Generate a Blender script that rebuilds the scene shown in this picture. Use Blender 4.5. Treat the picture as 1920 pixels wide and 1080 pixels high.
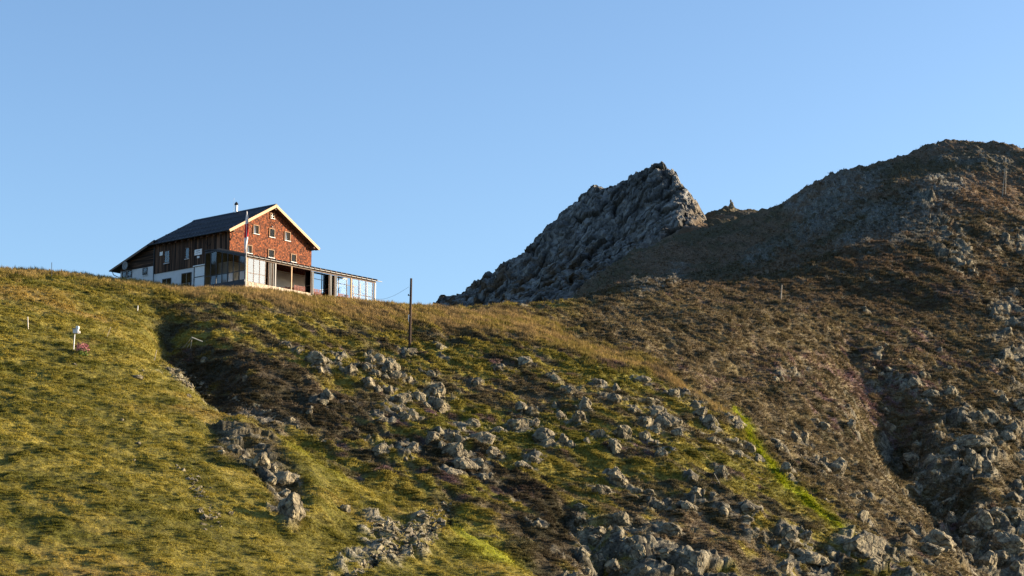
import bpy, bmesh, math, random
import numpy as np
from mathutils import Vector, Matrix
random.seed(7); rng = np.random.default_rng(11)
R = math.radians
scene = bpy.context.scene
for o in list(bpy.data.objects): bpy.data.objects.remove(o)
COL = scene.collection
# ------------------------------------------------------------------ camera
F = 3600.0; PITCH = R(10)
cam = bpy.data.cameras.new('camera'); camo = bpy.data.objects.new('camera', cam); COL.objects.link(camo)
cam.sensor_width = 36; cam.lens = 36*F/1920; cam.clip_start = 1; cam.clip_end = 20000
camo.location = (0, 0, 0); camo.rotation_euler = (R(90)+PITCH, 0, 0); scene.camera = camo
# ------------------------------------------------------------------ sky and sun
SUN_EL = R(13.5); SUN_AZ = math.atan2(0.98, 0.20)      # from +Y towards +X
w = bpy.data.worlds.new('World'); scene.world = w; w.use_nodes = True
nt = w.node_tree; nt.nodes.clear()
sk = nt.nodes.new('ShaderNodeTexSky'); sk.sky_type = 'NISHITA'; sk.sun_disc = False
sk.sun_elevation = SUN_EL; sk.sun_rotation = SUN_AZ; sk.altitude = 2000; sk.air_density = 1.15; sk.dust_density = 5.5; sk.ozone_density = 3.0
bg = nt.nodes.new('ShaderNodeBackground'); bg.inputs[1].default_value = 0.105
wo = nt.nodes.new('ShaderNodeOutputWorld'); nt.links.new(sk.outputs[0], bg.inputs[0]); nt.links.new(bg.outputs[0], wo.inputs[0])
sl = bpy.data.lights.new('sun', 'SUN'); sl.energy = 5.0; sl.angle = R(0.5); sl.color = (1.0, 0.80, 0.56)
so = bpy.data.objects.new('sun', sl); COL.objects.link(so)
sd = Vector((math.sin(SUN_AZ)*math.cos(SUN_EL), math.cos(SUN_AZ)*math.cos(SUN_EL), math.sin(SUN_EL)))
so.rotation_euler = sd.to_track_quat('Z', 'Y').to_euler()
scene.view_settings.view_transform = 'Standard'; scene.view_settings.look = 'None'
scene.view_settings.exposure = 1.4; scene.view_settings.gamma = 1
# ------------------------------------------------------------------ helpers
def tag(o, label=None, cat=None, group=None, kind=None):
    if label: o['label'] = label
    if cat: o['category'] = cat
    if group: o['group'] = group
    if kind: o['kind'] = kind
    return o
def empty(name, loc=(0,0,0), rz=0.0, label=None, cat=None, group=None):
    o = bpy.data.objects.new(name, None); COL.objects.link(o); o.location = loc; o.rotation_euler = (0,0,rz)
    o.empty_display_size = 0.2
    return tag(o, label, cat, group)
class MB:
    def __init__(s): s.v = []; s.f = []
    def add(s, vs, fs):
        n = len(s.v); s.v += [tuple(v) for v in vs]; s.f += [tuple(i+n for i in f) for f in fs]; return s
    def box(s, x0, x1, y0, y1, z0, z1):
        vs = [(x,y,z) for x in (x0,x1) for y in (y0,y1) for z in (z0,z1)]
        return s.add(vs, [(0,1,3,2),(4,6,7,5),(0,4,5,1),(2,3,7,6),(0,2,6,4),(1,5,7,3)])
    def bar(s, a, b, r, r2=None, n=8):
        a = Vector(a); b = Vector(b); r2 = r if r2 is None else r2; d = (b-a).normalized()
        u = d.orthogonal().normalized(); w_ = d.cross(u)
        vs = []; fs = []
        for p, q in ((a,r),(b,r2)):
            for k in range(n):
                t = 2*math.pi*k/n; vs.append(p+u*q*math.cos(t)+w_*q*math.sin(t))
        for k in range(n): fs.append((k,(k+1)%n,n+(k+1)%n,n+k))
        fs.append(tuple(range(n-1,-1,-1))); fs.append(tuple(range(n,2*n)))
        return s.add(vs, fs)
    def beam(s, a, b, w_, h):    # rectangular beam, width horizontal, height up
        a = Vector(a); b = Vector(b); d = (b-a).normalized(); sx = d.cross(Vector((0,0,1)))
        if sx.length < 1e-3: sx = Vector((1,0,0))
        sx.normalize(); up = sx.cross(d).normalized(); vs = []
        for p in (a,b):
            for i,j in ((-1,-1),(1,-1),(1,1),(-1,1)): vs.append(p+sx*w_/2*i+up*h/2*j)
        return s.add(vs, [(0,1,2,3),(7,6,5,4),(0,4,5,1),(1,5,6,2),(2,6,7,3),(3,7,4,0)])
    def prism(s, poly, axis, a, b):   # poly in the two other axes
        n = len(poly); vs = []
        for c in (a,b):
            for p,q in poly:
                vs.append((c,p,q) if axis=='x' else (p,c,q) if axis=='y' else (p,q,c))
        fs = [(k,(k+1)%n,n+(k+1)%n,n+k) for k in range(n)]+[tuple(range(n-1,-1,-1)),tuple(range(n,2*n))]
        return s.add(vs, fs)
    def build(s, name, mat, parent=None, smooth=False, bevel=0):
        me = bpy.data.meshes.new(name); me.from_pydata(s.v, [], s.f); me.update()
        bm = bmesh.new(); bm.from_mesh(me); bmesh.ops.recalc_face_normals(bm, faces=bm.faces); bm.to_mesh(me); bm.free()
        if smooth: me.polygons.foreach_set('use_smooth', [True]*len(me.polygons))
        me.materials.append(mat); o = bpy.data.objects.new(name, me); COL.objects.link(o); o.parent = parent
        if bevel:
            m = o.modifiers.new('bevel','BEVEL'); m.width = bevel; m.segments = 1; m.limit_method = 'ANGLE'
        return o
def ray(px, py):
    x = (px-960)/F; y = (540-py)/F
    return np.array([x, math.cos(PITCH)-y*math.sin(PITCH), math.sin(PITCH)+y*math.cos(PITCH)])
def wp(px, py, Y):
    r = ray(px, py); return r*(Y/r[1])
def proj(x, y, z):
    zc = y*math.cos(PITCH)+z*math.sin(PITCH); yc = -y*math.sin(PITCH)+z*math.cos(PITCH)
    return 960+F*x/zc, 540-F*yc/zc
# ------------------------------------------------------------------ materials
def mat(name, base, rough=0.8, metal=0.0, var=0.25, scale=4.0, bump=0.0, bscale=None, stretch=(1,1,1), c2=None, spec=0.3, attr=None):
    m = bpy.data.materials.new(name); m.use_nodes = True; t = m.node_tree; b = t.nodes['Principled BSDF']
    b.inputs['Roughness'].default_value = rough; b.inputs['Metallic'].default_value = metal; b.inputs['Specular IOR Level'].default_value = spec
    tc = t.nodes.new('ShaderNodeTexCoord'); mp = t.nodes.new('ShaderNodeMapping'); mp.inputs['Scale'].default_value = stretch
    t.links.new(tc.outputs['Object'], mp.inputs[0])
    n = t.nodes.new('ShaderNodeTexNoise'); n.inputs['Scale'].default_value = scale; n.inputs['Detail'].default_value = 6; n.inputs['Roughness'].default_value = .65
    t.links.new(mp.outputs[0], n.inputs[0])
    cr = t.nodes.new('ShaderNodeValToRGB'); cr.color_ramp.elements[0].position = .3; cr.color_ramp.elements[1].position = .7
    a = [c*(1-var) for c in base]; c = c2 or [min(1,c*(1+var)) for c in base]
    cr.color_ramp.elements[0].color = (*a,1); cr.color_ramp.elements[1].color = (*c,1)
    t.links.new(n.outputs[0], cr.inputs[0]); t.links.new(cr.outputs[0], b.inputs['Base Color'])
    if bump:
        n2 = t.nodes.new('ShaderNodeTexNoise'); n2.inputs['Scale'].default_value = bscale or scale*3; n2.inputs['Detail'].default_value = 5
        t.links.new(mp.outputs[0], n2.inputs[0]); bp = t.nodes.new('ShaderNodeBump'); bp.inputs['Strength'].default_value = bump; bp.inputs['Distance'].default_value = .1
        t.links.new(n2.outputs[0], bp.inputs['Height']); t.links.new(bp.outputs[0], b.inputs['Normal'])
    return m
def mat_attr(name, scale=1.2, lo=.72, hi=1.3, bump=.6, bscale=2.5, rough=.95, transl=0, fine=0):
    m = bpy.data.materials.new(name); m.use_nodes = True; t = m.node_tree; b = t.nodes['Principled BSDF']
    b.inputs['Roughness'].default_value = rough; b.inputs['Specular IOR Level'].default_value = .1
    at = t.nodes.new('ShaderNodeAttribute'); at.attribute_name = 'cover'
    tc = t.nodes.new('ShaderNodeTexCoord'); n = t.nodes.new('ShaderNodeTexNoise'); n.inputs['Scale'].default_value = scale; n.inputs['Detail'].default_value = 7; n.inputs['Roughness'].default_value = .7
    t.links.new(tc.outputs['Object'], n.inputs[0])
    mr = t.nodes.new('ShaderNodeMapRange'); mr.inputs[1].default_value = .3; mr.inputs[2].default_value = .7; mr.inputs[3].default_value = lo; mr.inputs[4].default_value = hi
    t.links.new(n.outputs[0], mr.inputs[0])
    if fine:
        nf = t.nodes.new('ShaderNodeTexNoise'); nf.inputs['Scale'].default_value = fine; nf.inputs['Detail'].default_value = 4; nf.inputs['Roughness'].default_value = .75; t.links.new(tc.outputs['Object'], nf.inputs[0])
        m2 = t.nodes.new('ShaderNodeMapRange'); m2.inputs[1].default_value = .36; m2.inputs[2].default_value = .62; m2.inputs[3].default_value = .35; m2.inputs[4].default_value = 1.3; t.links.new(nf.outputs[0], m2.inputs[0])
        mm = t.nodes.new('ShaderNodeMath'); mm.operation = 'MULTIPLY'; t.links.new(mr.outputs[0], mm.inputs[0]); t.links.new(m2.outputs[0], mm.inputs[1]); mr = mm
    vm = t.nodes.new('ShaderNodeVectorMath'); vm.operation = 'SCALE'; t.links.new(at.outputs['Color'], vm.inputs[0]); t.links.new(mr.outputs[0], vm.inputs['Scale'])
    t.links.new(vm.outputs[0], b.inputs['Base Color'])
    if bump:
        n2 = t.nodes.new('ShaderNodeTexNoise'); n2.inputs['Scale'].default_value = bscale; n2.inputs['Detail'].default_value = 6; n2.inputs['Roughness'].default_value = .7
        t.links.new(tc.outputs['Object'], n2.inputs[0]); bp = t.nodes.new('ShaderNodeBump'); bp.inputs['Strength'].default_value = bump; bp.inputs['Distance'].default_value = .3
        t.links.new(n2.outputs[0], bp.inputs['Height']); t.links.new(bp.outputs[0], b.inputs['Normal'])
    if transl:
        tr = t.nodes.new('ShaderNodeBsdfTranslucent'); t.links.new(vm.outputs[0], tr.inputs[0]); mx = t.nodes.new('ShaderNodeMixShader'); mx.inputs[0].default_value = transl
        t.links.new(b.outputs[0], mx.inputs[1]); t.links.new(tr.outputs[0], mx.inputs[2]); t.links.new(mx.outputs[0], t.nodes['Material Output'].inputs[0])
    return m
def rock_mat(name, sc=1.0, dark=(.055,.048,.035), mid=(.17,.147,.10), lichen=(.34,.295,.185)):
    m = bpy.data.materials.new(name); m.use_nodes = True; t = m.node_tree; b = t.nodes['Principled BSDF']
    b.inputs['Roughness'].default_value = .9; b.inputs['Specular IOR Level'].default_value = .2
    tc = t.nodes.new('ShaderNodeTexCoord'); oi = t.nodes.new('ShaderNodeNewGeometry')
    n = t.nodes.new('ShaderNodeTexNoise'); n.inputs['Scale'].default_value = 1.6*sc; n.inputs['Detail'].default_value = 8; n.inputs['Roughness'].default_value = .7
    t.links.new(oi.outputs['Position'], n.inputs[0])
    cr = t.nodes.new('ShaderNodeValToRGB'); e = cr.color_ramp.elements; e[0].position = .36; e[0].color = (*dark,1); e[1].position = .66; e[1].color = (*lichen,1)
    x = e.new(.5); x.color = (*mid,1); t.links.new(n.outputs[0], cr.inputs[0])
    v = t.nodes.new('ShaderNodeTexVoronoi'); v.feature = 'DISTANCE_TO_EDGE'; v.inputs['Scale'].default_value = 1.1*sc
    n3 = t.nodes.new('ShaderNodeTexNoise'); n3.inputs['Scale'].default_value = 2.2*sc; t.links.new(oi.outputs['Position'], n3.inputs[0])
    mv = t.nodes.new('ShaderNodeMix'); mv.data_type = 'VECTOR'; mv.inputs[0].default_value = .25; t.links.new(oi.outputs['Position'], mv.inputs[4]); t.links.new(n3.outputs['Color'], mv.inputs[5]); t.links.new(mv.outputs[1], v.inputs['Vector'])
    cl = t.nodes.new('ShaderNodeMapRange'); cl.inputs[1].default_value = 0; cl.inputs[2].default_value = .05; cl.inputs[3].default_value = .35; cl.inputs[4].default_value = 1
    t.links.new(v.outputs[0], cl.inputs[0])
    vm = t.nodes.new('ShaderNodeVectorMath'); vm.operation = 'SCALE'; t.links.new(cr.outputs[0], vm.inputs[0]); t.links.new(cl.outputs[0], vm.inputs['Scale']); t.links.new(vm.outputs[0], b.inputs['Base Color'])
    n2 = t.nodes.new('ShaderNodeTexNoise'); n2.inputs['Scale'].default_value = 4*sc; n2.inputs['Detail'].default_value = 8; t.links.new(oi.outputs['Position'], n2.inputs[0])
    ad = t.nodes.new('ShaderNodeMath'); ad.operation = 'MULTIPLY'; t.links.new(n2.outputs[0], ad.inputs[0]); t.links.new(cl.outputs[0], ad.inputs[1])
    bp = t.nodes.new('ShaderNodeBump'); bp.inputs['Strength'].default_value = .8; bp.inputs['Distance'].default_value = .18/sc
    t.links.new(ad.outputs[0], bp.inputs['Height']); t.links.new(bp.outputs[0], b.inputs['Normal'])
    return m
M = {}
M['ground'] = mat_attr('turf_and_heather', fine=3.5, bump=.9, bscale=4); M['blades'] = mat_attr('grass_blades', scale=.5, lo=.85, hi=1.15, bump=0, transl=.25)
M['peak'] = mat_attr('mountain_rock', scale=.35, lo=.7, hi=1.3, bump=.9, bscale=.7)
M['rock'] = rock_mat('lichened_rock')
M['metal'] = mat('dark_metal', (.03,.033,.038), .45, .3, .2, 3); M['steel'] = mat('steel', (.45,.46,.47), .35, .9, .1)
M['roof'] = mat('roof_sheet', (.022,.026,.033), .5, .2, .35, 1.2, .1, 6, (1,4,1))
M['fascia'] = mat('pale_timber', (.48,.31,.17), .6, 0, .15, 3, .1, 20, (1,1,8)); M['rafter'] = mat('weathered_beam', (.15,.105,.08), .75, 0, .3, 5)
M['plaster'] = mat('white_plaster', (.62,.61,.6), .9, 0, .1, 1.3, .2, 14); M['white'] = mat('white_paint', (.8,.79,.76), .6, 0, .05)
M['frame'] = mat('window_timber', (.26,.155,.085), .7, 0, .25, 4); M['soffit'] = mat('dark_soffit_boards', (.10,.055,.035), .8, 0, .3, 3, .1, 10)
M['black'] = mat('dark_interior', (.012,.011,.011), .9); M['redwood'] = mat('red_stained_wood', (.20,.05,.03), .6, 0, .3, 6)
M['floor'] = mat('terrace_paving', (.3,.27,.24), .9, 0, .2, 2); M['pole'] = mat('creosoted_pole', (.045,.028,.02), .85, 0, .4, 3, .3, 20, (3,3,.4))
M['post'] = mat('pale_post', (.62,.56,.46), .8, 0, .15, 5); M['bleached'] = mat('bleached_wood', (.34,.29,.22), .9, 0, .25, 6)
M['red'] = mat('red_cloth', (.55,.02,.03), .8, 0, .1); M['cloth'] = mat('white_cloth', (.75,.72,.72), .8, 0, .06); M['dish'] = mat('grey_dish', (.2,.2,.2), .5, 0, .1)
M['pinkflower'] = mat('pink_blossom', (.34,.12,.14), .9, 0, .3, 6); M['leaf'] = mat('green_leaf', (.08,.13,.025), .9, 0, .3, 6)
def glass(name, tint, refl):
    m = bpy.data.materials.new(name); m.use_nodes = True; t = m.node_tree; t.nodes.remove(t.nodes['Principled BSDF'])
    g = t.nodes.new('ShaderNodeBsdfGlossy'); g.inputs['Roughness'].default_value = .03; g.inputs[0].default_value = (.9,.93,.95,1)
    tr = t.nodes.new('ShaderNodeBsdfTransparent'); tr.inputs[0].default_value = (*tint,1); mx = t.nodes.new('ShaderNodeMixShader')
    fr = t.nodes.new('ShaderNodeLayerWeight'); fr.inputs[0].default_value = .5; pw = t.nodes.new('ShaderNodeMath'); pw.operation = 'POWER'; pw.inputs[1].default_value = 3.5; ma = t.nodes.new('ShaderNodeMath'); ma.operation = 'ADD'; ma.inputs[1].default_value = refl; ma.use_clamp = True
    t.links.new(fr.outputs['Facing'], pw.inputs[0]); t.links.new(pw.outputs[0], ma.inputs[0]); t.links.new(ma.outputs[0], mx.inputs[0]); t.links.new(tr.outputs[0], mx.inputs[1]); t.links.new(g.outputs[0], mx.inputs[2])
    t.links.new(mx.outputs[0], t.nodes['Material Output'].inputs[0]); return m
M['glass'] = glass('window_glass', (.45,.47,.48), .05); M['darkglass'] = glass('opening_glass', (.3,.32,.33), .0); M['clear'] = glass('terrace_glass', (.97,.98,.98), .01); M['sheen'] = glass('bright_glass', (.42,.47,.5), .13)
def node_mat_shingle():
    m = bpy.data.materials.new('larch_shingles'); m.use_nodes = True; t = m.node_tree; b = t.nodes['Principled BSDF']; b.inputs['Roughness'].default_value = .8; b.inputs['Specular IOR Level'].default_value = .2
    tc = t.nodes.new('ShaderNodeTexCoord'); mp = t.nodes.new('ShaderNodeMapping'); mp.inputs['Rotation'].default_value = (R(90),0,0); t.links.new(tc.outputs['Object'], mp.inputs[0])
    br = t.nodes.new('ShaderNodeTexBrick'); br.inputs['Scale'].default_value = 1; br.inputs['Brick Width'].default_value = .16; br.inputs['Row Height'].default_value = .2; br.inputs['Mortar Size'].default_value = .012
    br.inputs['Color1'].default_value = (.27,.068,.022,1); br.inputs['Color2'].default_value = (.048,.015,.010,1); br.inputs['Mortar'].default_value = (.03,.01,.006,1); br.inputs['Bias'].default_value = -.1
    t.links.new(mp.outputs[0], br.inputs[0])
    n = t.nodes.new('ShaderNodeTexNoise'); n.inputs['Scale'].default_value = 4.2; n.inputs['Detail'].default_value = 6; n.inputs['Roughness'].default_value = .8; t.links.new(tc.outputs['Object'], n.inputs[0])
    cr = t.nodes.new('ShaderNodeValToRGB'); cr.color_ramp.elements[0].position = .38; cr.color_ramp.elements[0].color = (.2,.16,.15,1); cr.color_ramp.elements[1].position = .66; cr.color_ramp.elements[1].color = (1.9,2.3,2.5,1)
    t.links.new(n.outputs[0], cr.inputs[0]); mx = t.nodes.new('ShaderNodeMix'); mx.data_type = 'RGBA'; mx.blend_type = 'MULTIPLY'; mx.inputs[0].default_value = 1
    t.links.new(br.outputs[0], mx.inputs[6]); t.links.new(cr.outputs[0], mx.inputs[7]); t.links.new(mx.outputs[2], b.inputs['Base Color'])
    bp = t.nodes.new('ShaderNodeBump'); bp.inputs['Strength'].default_value = .7; bp.inputs['Distance'].default_value = .03; t.links.new(br.outputs[1], bp.inputs['Height']); bp.invert = True; t.links.new(bp.outputs[0], b.inputs['Normal'])
    return m
def node_mat_boards(name, horiz=False):
    m = bpy.data.materials.new(name); m.use_nodes = True; t = m.node_tree; b = t.nodes['Principled BSDF']; b.inputs['Roughness'].default_value = .85; b.inputs['Specular IOR Level'].default_value = .2
    tc = t.nodes.new('ShaderNodeTexCoord'); mp = t.nodes.new('ShaderNodeMapping'); mp.inputs['Scale'].default_value = (1,.15,6) if horiz else (1,5.5,.1); t.links.new(tc.outputs['Object'], mp.inputs[0])
    n = t.nodes.new('ShaderNodeTexNoise'); n.inputs['Scale'].default_value = 1; n.inputs['Detail'].default_value = 5; n.inputs['Roughness'].default_value = .6; t.links.new(mp.outputs[0], n.inputs[0])
    cr = t.nodes.new('ShaderNodeValToRGB'); e = cr.color_ramp.elements; e[0].position = .4; e[0].color = (.012,.008,.006,1); e[1].position = .68; e[1].color = (.24,.13,.075,1); x = e.new(.53); x.color = (.06,.034,.022,1)
    t.links.new(n.outputs[0], cr.inputs[0]); t.links.new(cr.outputs[0], b.inputs['Base Color']); return m
def node_mat_stone():
    m = bpy.data.materials.new('rubble_masonry'); m.use_nodes = True; t = m.node_tree; b = t.nodes['Principled BSDF']; b.inputs['Roughness'].default_value = .9
    tc = t.nodes.new('ShaderNodeTexCoord'); v = t.nodes.new('ShaderNodeTexVoronoi'); v.inputs['Scale'].default_value = 3; t.links.new(tc.outputs['Object'], v.inputs[0])
    v2 = t.nodes.new('ShaderNodeTexVoronoi'); v2.feature = 'DISTANCE_TO_EDGE'; v2.inputs['Scale'].default_value = 3; t.links.new(tc.outputs['Object'], v2.inputs[0])
    cr = t.nodes.new('ShaderNodeValToRGB'); cr.color_ramp.elements[0].color = (.25,.2,.15,1); cr.color_ramp.elements[1].color = (.6,.5,.38,1); t.links.new(v.outputs['Color'], cr.inputs[0])
    mr = t.nodes.new('ShaderNodeMapRange'); mr.inputs[2].default_value = .08; mr.inputs[3].default_value = .25; t.links.new(v2.outputs[0], mr.inputs[0])
    vm = t.nodes.new('ShaderNodeVectorMath'); vm.operation = 'SCALE'; t.links.new(cr.outputs[0], vm.inputs[0]); t.links.new(mr.outputs[0], vm.inputs['Scale']); t.links.new(vm.outputs[0], b.inputs['Base Color']); return m
M['shingle'] = node_mat_shingle(); M['boards'] = node_mat_boards('weathered_boards'); M['hboards'] = node_mat_boards('weathered_log_boards', True); M['stone'] = node_mat_stone()
# ------------------------------------------------------------------ noise
def _h(i, j, k, s):
    h = (i.astype(np.uint32)*np.uint32(374761393)) ^ (j.astype(np.uint32)*np.uint32(668265263)) ^ (k.astype(np.uint32)*np.uint32(2147483647)) ^ np.uint32(s*974634777 & 0xffffffff)
    h = (h ^ (h >> np.uint32(13)))*np.uint32(1274126177); h ^= h >> np.uint32(16); h = h*np.uint32(2246822519); h ^= h >> np.uint32(15)
    return h
def noise(x, y, z, s=0):      # gradient noise about -1..1
    x = np.asarray(x, np.float32); y = np.asarray(y, np.float32); z = np.asarray(z, np.float32)*np.ones_like(x)
    xi = np.floor(x); yi = np.floor(y); zi = np.floor(z); fx = x-xi; fy = y-yi; fz = z-zi
    xi = xi.astype(np.int32); yi = yi.astype(np.int32); zi = zi.astype(np.int32)
    u = fx*fx*(3-2*fx); v = fy*fy*(3-2*fy); w_ = fz*fz*(3-2*fz); out = 0
    for a in (0,1):
        for b in (0,1):
            for c in (0,1):
                h = _h(xi+a, yi+b, zi+c, s)
                g = ((h & 255).astype(np.float32)/127.5-1)*(fx-a)+(((h>>8)&255).astype(np.float32)/127.5-1)*(fy-b)+(((h>>16)&255).astype(np.float32)/127.5-1)*(fz-c)
                out = out+g*(u if a else 1-u)*(v if b else 1-v)*(w_ if c else 1-w_)
    return out*1.3
def fbm(x, y, z, s=0, o=3, g=.5):
    r = 0; a = 1; f = 1
    for k in range(o): r = r+a*noise(x*f, y*f, np.asarray(z)*f, s+k*17); a *= g; f *= 2.03
    return r
def crag(x, y, z, s=0):       # blocky facets: every cell is its own tilted plane; returns height and edge distance
    xi = np.floor(x).astype(np.int32); yi = np.floor(y).astype(np.int32); zi = np.floor(z).astype(np.int32)
    d1 = np.full(x.shape, 9.0, np.float32); d2 = d1.copy(); hh = np.zeros_like(d1)
    for a in (-1,0,1):
        for b in (-1,0,1):
            for c in (-1,0,1):
                h = _h(xi+a, yi+b, zi+c, s); h2 = _h(xi+a, yi+b, zi+c, s+5)
                dx = x-(xi+a+(h & 255)/255.); dy = y-(yi+b+((h>>8)&255)/255.); dz = z-(zi+c+((h>>16)&255)/255.)
                d = dx*dx+dy*dy+dz*dz
                v = (h2 & 255)/255.+dx*(((h2>>8)&255)/128.-1)*.9+dy*(((h2>>16)&255)/128.-1)*.9+dz*(((h2>>24)&255)/128.-1)*.9
                n1 = d < d1; d2 = np.where(n1, d1, np.minimum(d2, d)); hh = np.where(n1, v, hh); d1 = np.where(n1, d, d1)
    return hh, np.sqrt(d2)-np.sqrt(d1)
def sstep(a, b, x): t = np.clip((x-a)/(b-a), 0, 1); return t*t*(3-2*t)
# ------------------------------------------------------------------ terrain: surveyed points (photo bearing and distance), joined by a thin-plate surface
CT = np.array([-35.2635, 235.0, 41.4368]); A_ = R(39.4)
D_ = np.array([math.sin(A_), math.cos(A_), 0]); E_ = np.array([-math.cos(A_), math.sin(A_), 0])
def loc(u, v, z): return CT+D_*u+E_*v+np.array([0,0,z])
pts = [
 # crest by the hut
 (-300,512,205),(0,518,212),(100,520,220),(223,527,240),(290,534,236),(360,543,229),(428,547,225),(460,548,224.5),(560,554,230),(640,562,237),(700,570,244),(760,579,250),(820,581,256),(890,577,260),(960,575,266),(1040,570,275),(1080,569,285),
 # upper meadow
 (100,560,200),(0,600,180),(230,590,205),(380,580,212),(500,600,212),(650,610,224),(770,650,220),(900,640,226),(1000,620,240),(1100,640,240),(1130,600,262),
 # left grass rib
 (0,700,158),(0,850,125),(0,1000,104),(0,1080,95),(-300,800,125),(-300,1080,90),(150,650,174),(200,760,150),(250,680,172),(150,900,120),(200,1080,97),(310,780,150),(400,860,136),(430,930,124),(420,1080,102),(300,960,115),(560,960,124),(600,1080,108),(700,960,133),(700,1040,120),(520,800,160),(620,870,148),(780,1080,115),(880,1060,124),(960,1080,122),(940,1000,136),
 (420,790,156),
 # gully
 (330,650,192),(400,735,178),(480,780,172),(590,840,163),(720,900,153),(840,950,146),(960,1000,142),(1040,1070,134),
 # centre slope
 (470,660,196),(560,690,194),(640,760,182),(700,720,196),(760,820,176),(820,740,200),(850,880,166),(940,780,196),(960,690,215),(1000,880,172),(1060,960,158),(1100,1060,146),(1150,860,180),(1200,960,164),(1300,1060,150),(1080,760,202),(1180,720,218),
 (1400,960,168),(1300,850,190),(1280,700,232),(1380,790,216),(1440,860,205),(1500,920,195),(1600,1000,178),(1500,1060,162),(1690,1080,166),
 # heather slope to the right of the rib
 (1300,610,268),(1420,690,254),(1450,780,232),(1520,840,222),(1640,960,200),(1740,1070,182),(1560,720,262),(1620,800,250),(1690,900,226),(1770,1000,204),(1500,640,280),
 # side gully
 (1668,815,268),(1735,905,250),(1800,985,232),(1870,1080,212),
 # cliffs at the right
 (1760,820,268),(1840,900,252),(1900,1000,238),(1950,1080,228),(1880,780,282),(1740,740,282),(1640,660,290),(1800,660,305),(1920,680,305),(2100,800,300),(2100,1080,250),
 (1600,575,325),(1720,580,330),(1850,560,335),(1480,555,335),(1380,570,320),(1220,572,305),(1150,562,300),(1130,556,330),
 (1600,472,380),(1660,460,365),(1760,470,362),(1860,460,372),(1480,515,385),(1540,490,392),(1920,560,345),
 (1725,342,430),(1660,385,425),(1590,440,415),(1800,390,412),(1880,380,440),
 # skyline of the big ridge
 (1452,410,520),(1485,378,505),(1530,341,490),(1575,328,488),(1620,318,486),(1660,312,486),(1710,290,492),(1780,269,498),(1860,267,498),(1920,277,490),(2000,310,480),(2150,400,455),(2400,600,400),(1800,320,470),(1650,350,465),(1550,400,450),
 (1470,455,470),(1500,440,450),(1400,490,455),(1420,520,420),
 # basin and saddle
 (1300,500,470),(1240,530,440),(1180,545,410),(1320,408,560),(1340,398,566),(1372,390,570),(1400,400,566),(1425,404,560),(1250,450,520),(1350,440,530),(1150,500,480),(1100,556,420),
]
P = [wp(*p) for p in pts]
P += [loc(u, v, z) for u, v, z in ((7,7,-.3),(14,14,0),(0,0,-.55),(0,7,.4),(0,14,1.6),(0,21,3.2),(7,21,2.8),(14,0,-.5),(21,-5,-.6),(21,2,-.6),(8,-5,-.9),(-2,-5,-1.0),(-3,2,-.4))]
P += [np.array(p) for p in ((-75,300,34),(-40,330,28),(0,330,36),(-120,260,34),(30,700,70),(150,700,80),(-60,430,20),(-20,470,30),(-150,450,0),(-20,40,-6),(20,40,-6),(0,0,-7),(0,80,-1),(30,100,-4),(60,110,-2),(-60,60,-2),(90,180,-2),(180,300,25),(220,420,50),(0,600,70),(-200,100,10),(200,100,-30),(-100,700,-20),(250,600,50))]
P = np.array(P)
S = 100.0
def tps_fit(P, lam=2e-4):
    X = P[:, :2]/S; n = len(X); d = np.linalg.norm(X[:,None]-X[None], axis=2); K = d*d*np.log(d+1e-9)+lam*np.eye(n)
    A = np.zeros((n+3,n+3)); A[:n,:n] = K; A[:n,n] = 1; A[:n,n+1:] = X; A[n,:n] = 1; A[n+1:,:n] = X.T
    return X, np.linalg.solve(A, np.r_[P[:,2],0,0,0])
def tps_eval(fit, x, y):
    X, c = fit; sh = x.shape; x = (x.ravel()/S).astype(np.float32); y = (y.ravel()/S).astype(np.float32); n = len(X); out = np.empty(len(x), np.float32)
    for i in range(0, len(x), 60000):
        xx = x[i:i+60000,None]; yy = y[i:i+60000,None]; d2 = (xx-X[:,0].astype(np.float32))**2+(yy-X[:,1].astype(np.float32))**2
        out[i:i+60000] = (.5*d2*np.log(d2+1e-12))@c[:n].astype(np.float32)+c[n]+c[n+1]*xx[:,0]+c[n+2]*yy[:,0]
    return out.reshape(sh)
FIT = tps_fit(P)
def pxmask(px, py, poly, soft=12.0):   # soft polygon mask in the bearing map of the survey
    px = px.astype(np.float32); py = py.astype(np.float32)
    n = len(poly); ins = np.zeros(px.shape, bool); dm = np.full(px.shape, 1e9, np.float32)
    for i in range(n):
        x0,y0 = poly[i]; x1,y1 = poly[(i+1)%n]
        c = ((y0 > py) != (y1 > py)); ins ^= c & (px < (x1-x0)*(py-y0)/((y1-y0) if y1 != y0 else 1e-6)+x0)
        t = np.clip(((px-x0)*(x1-x0)+(py-y0)*(y1-y0))/((x1-x0)**2+(y1-y0)**2+1e-6), 0, 1)
        dm = np.minimum(dm, np.hypot(px-x0-t*(x1-x0), py-y0-t*(y1-y0)))
    return sstep(-soft, soft, np.where(ins, dm, -dm))
def linedist(px, py, line):
    dm = np.full(px.shape, 1e9, np.float32)
    for (x0,y0),(x1,y1) in zip(line[:-1], line[1:]):
        t = np.clip(((px-x0)*(x1-x0)+(py-y0)*(y1-y0))/((x1-x0)**2+(y1-y0)**2), 0, 1)
        dm = np.minimum(dm, np.hypot(px-x0-t*(x1-x0), py-y0-t*(y1-y0)))
    return dm
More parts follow.
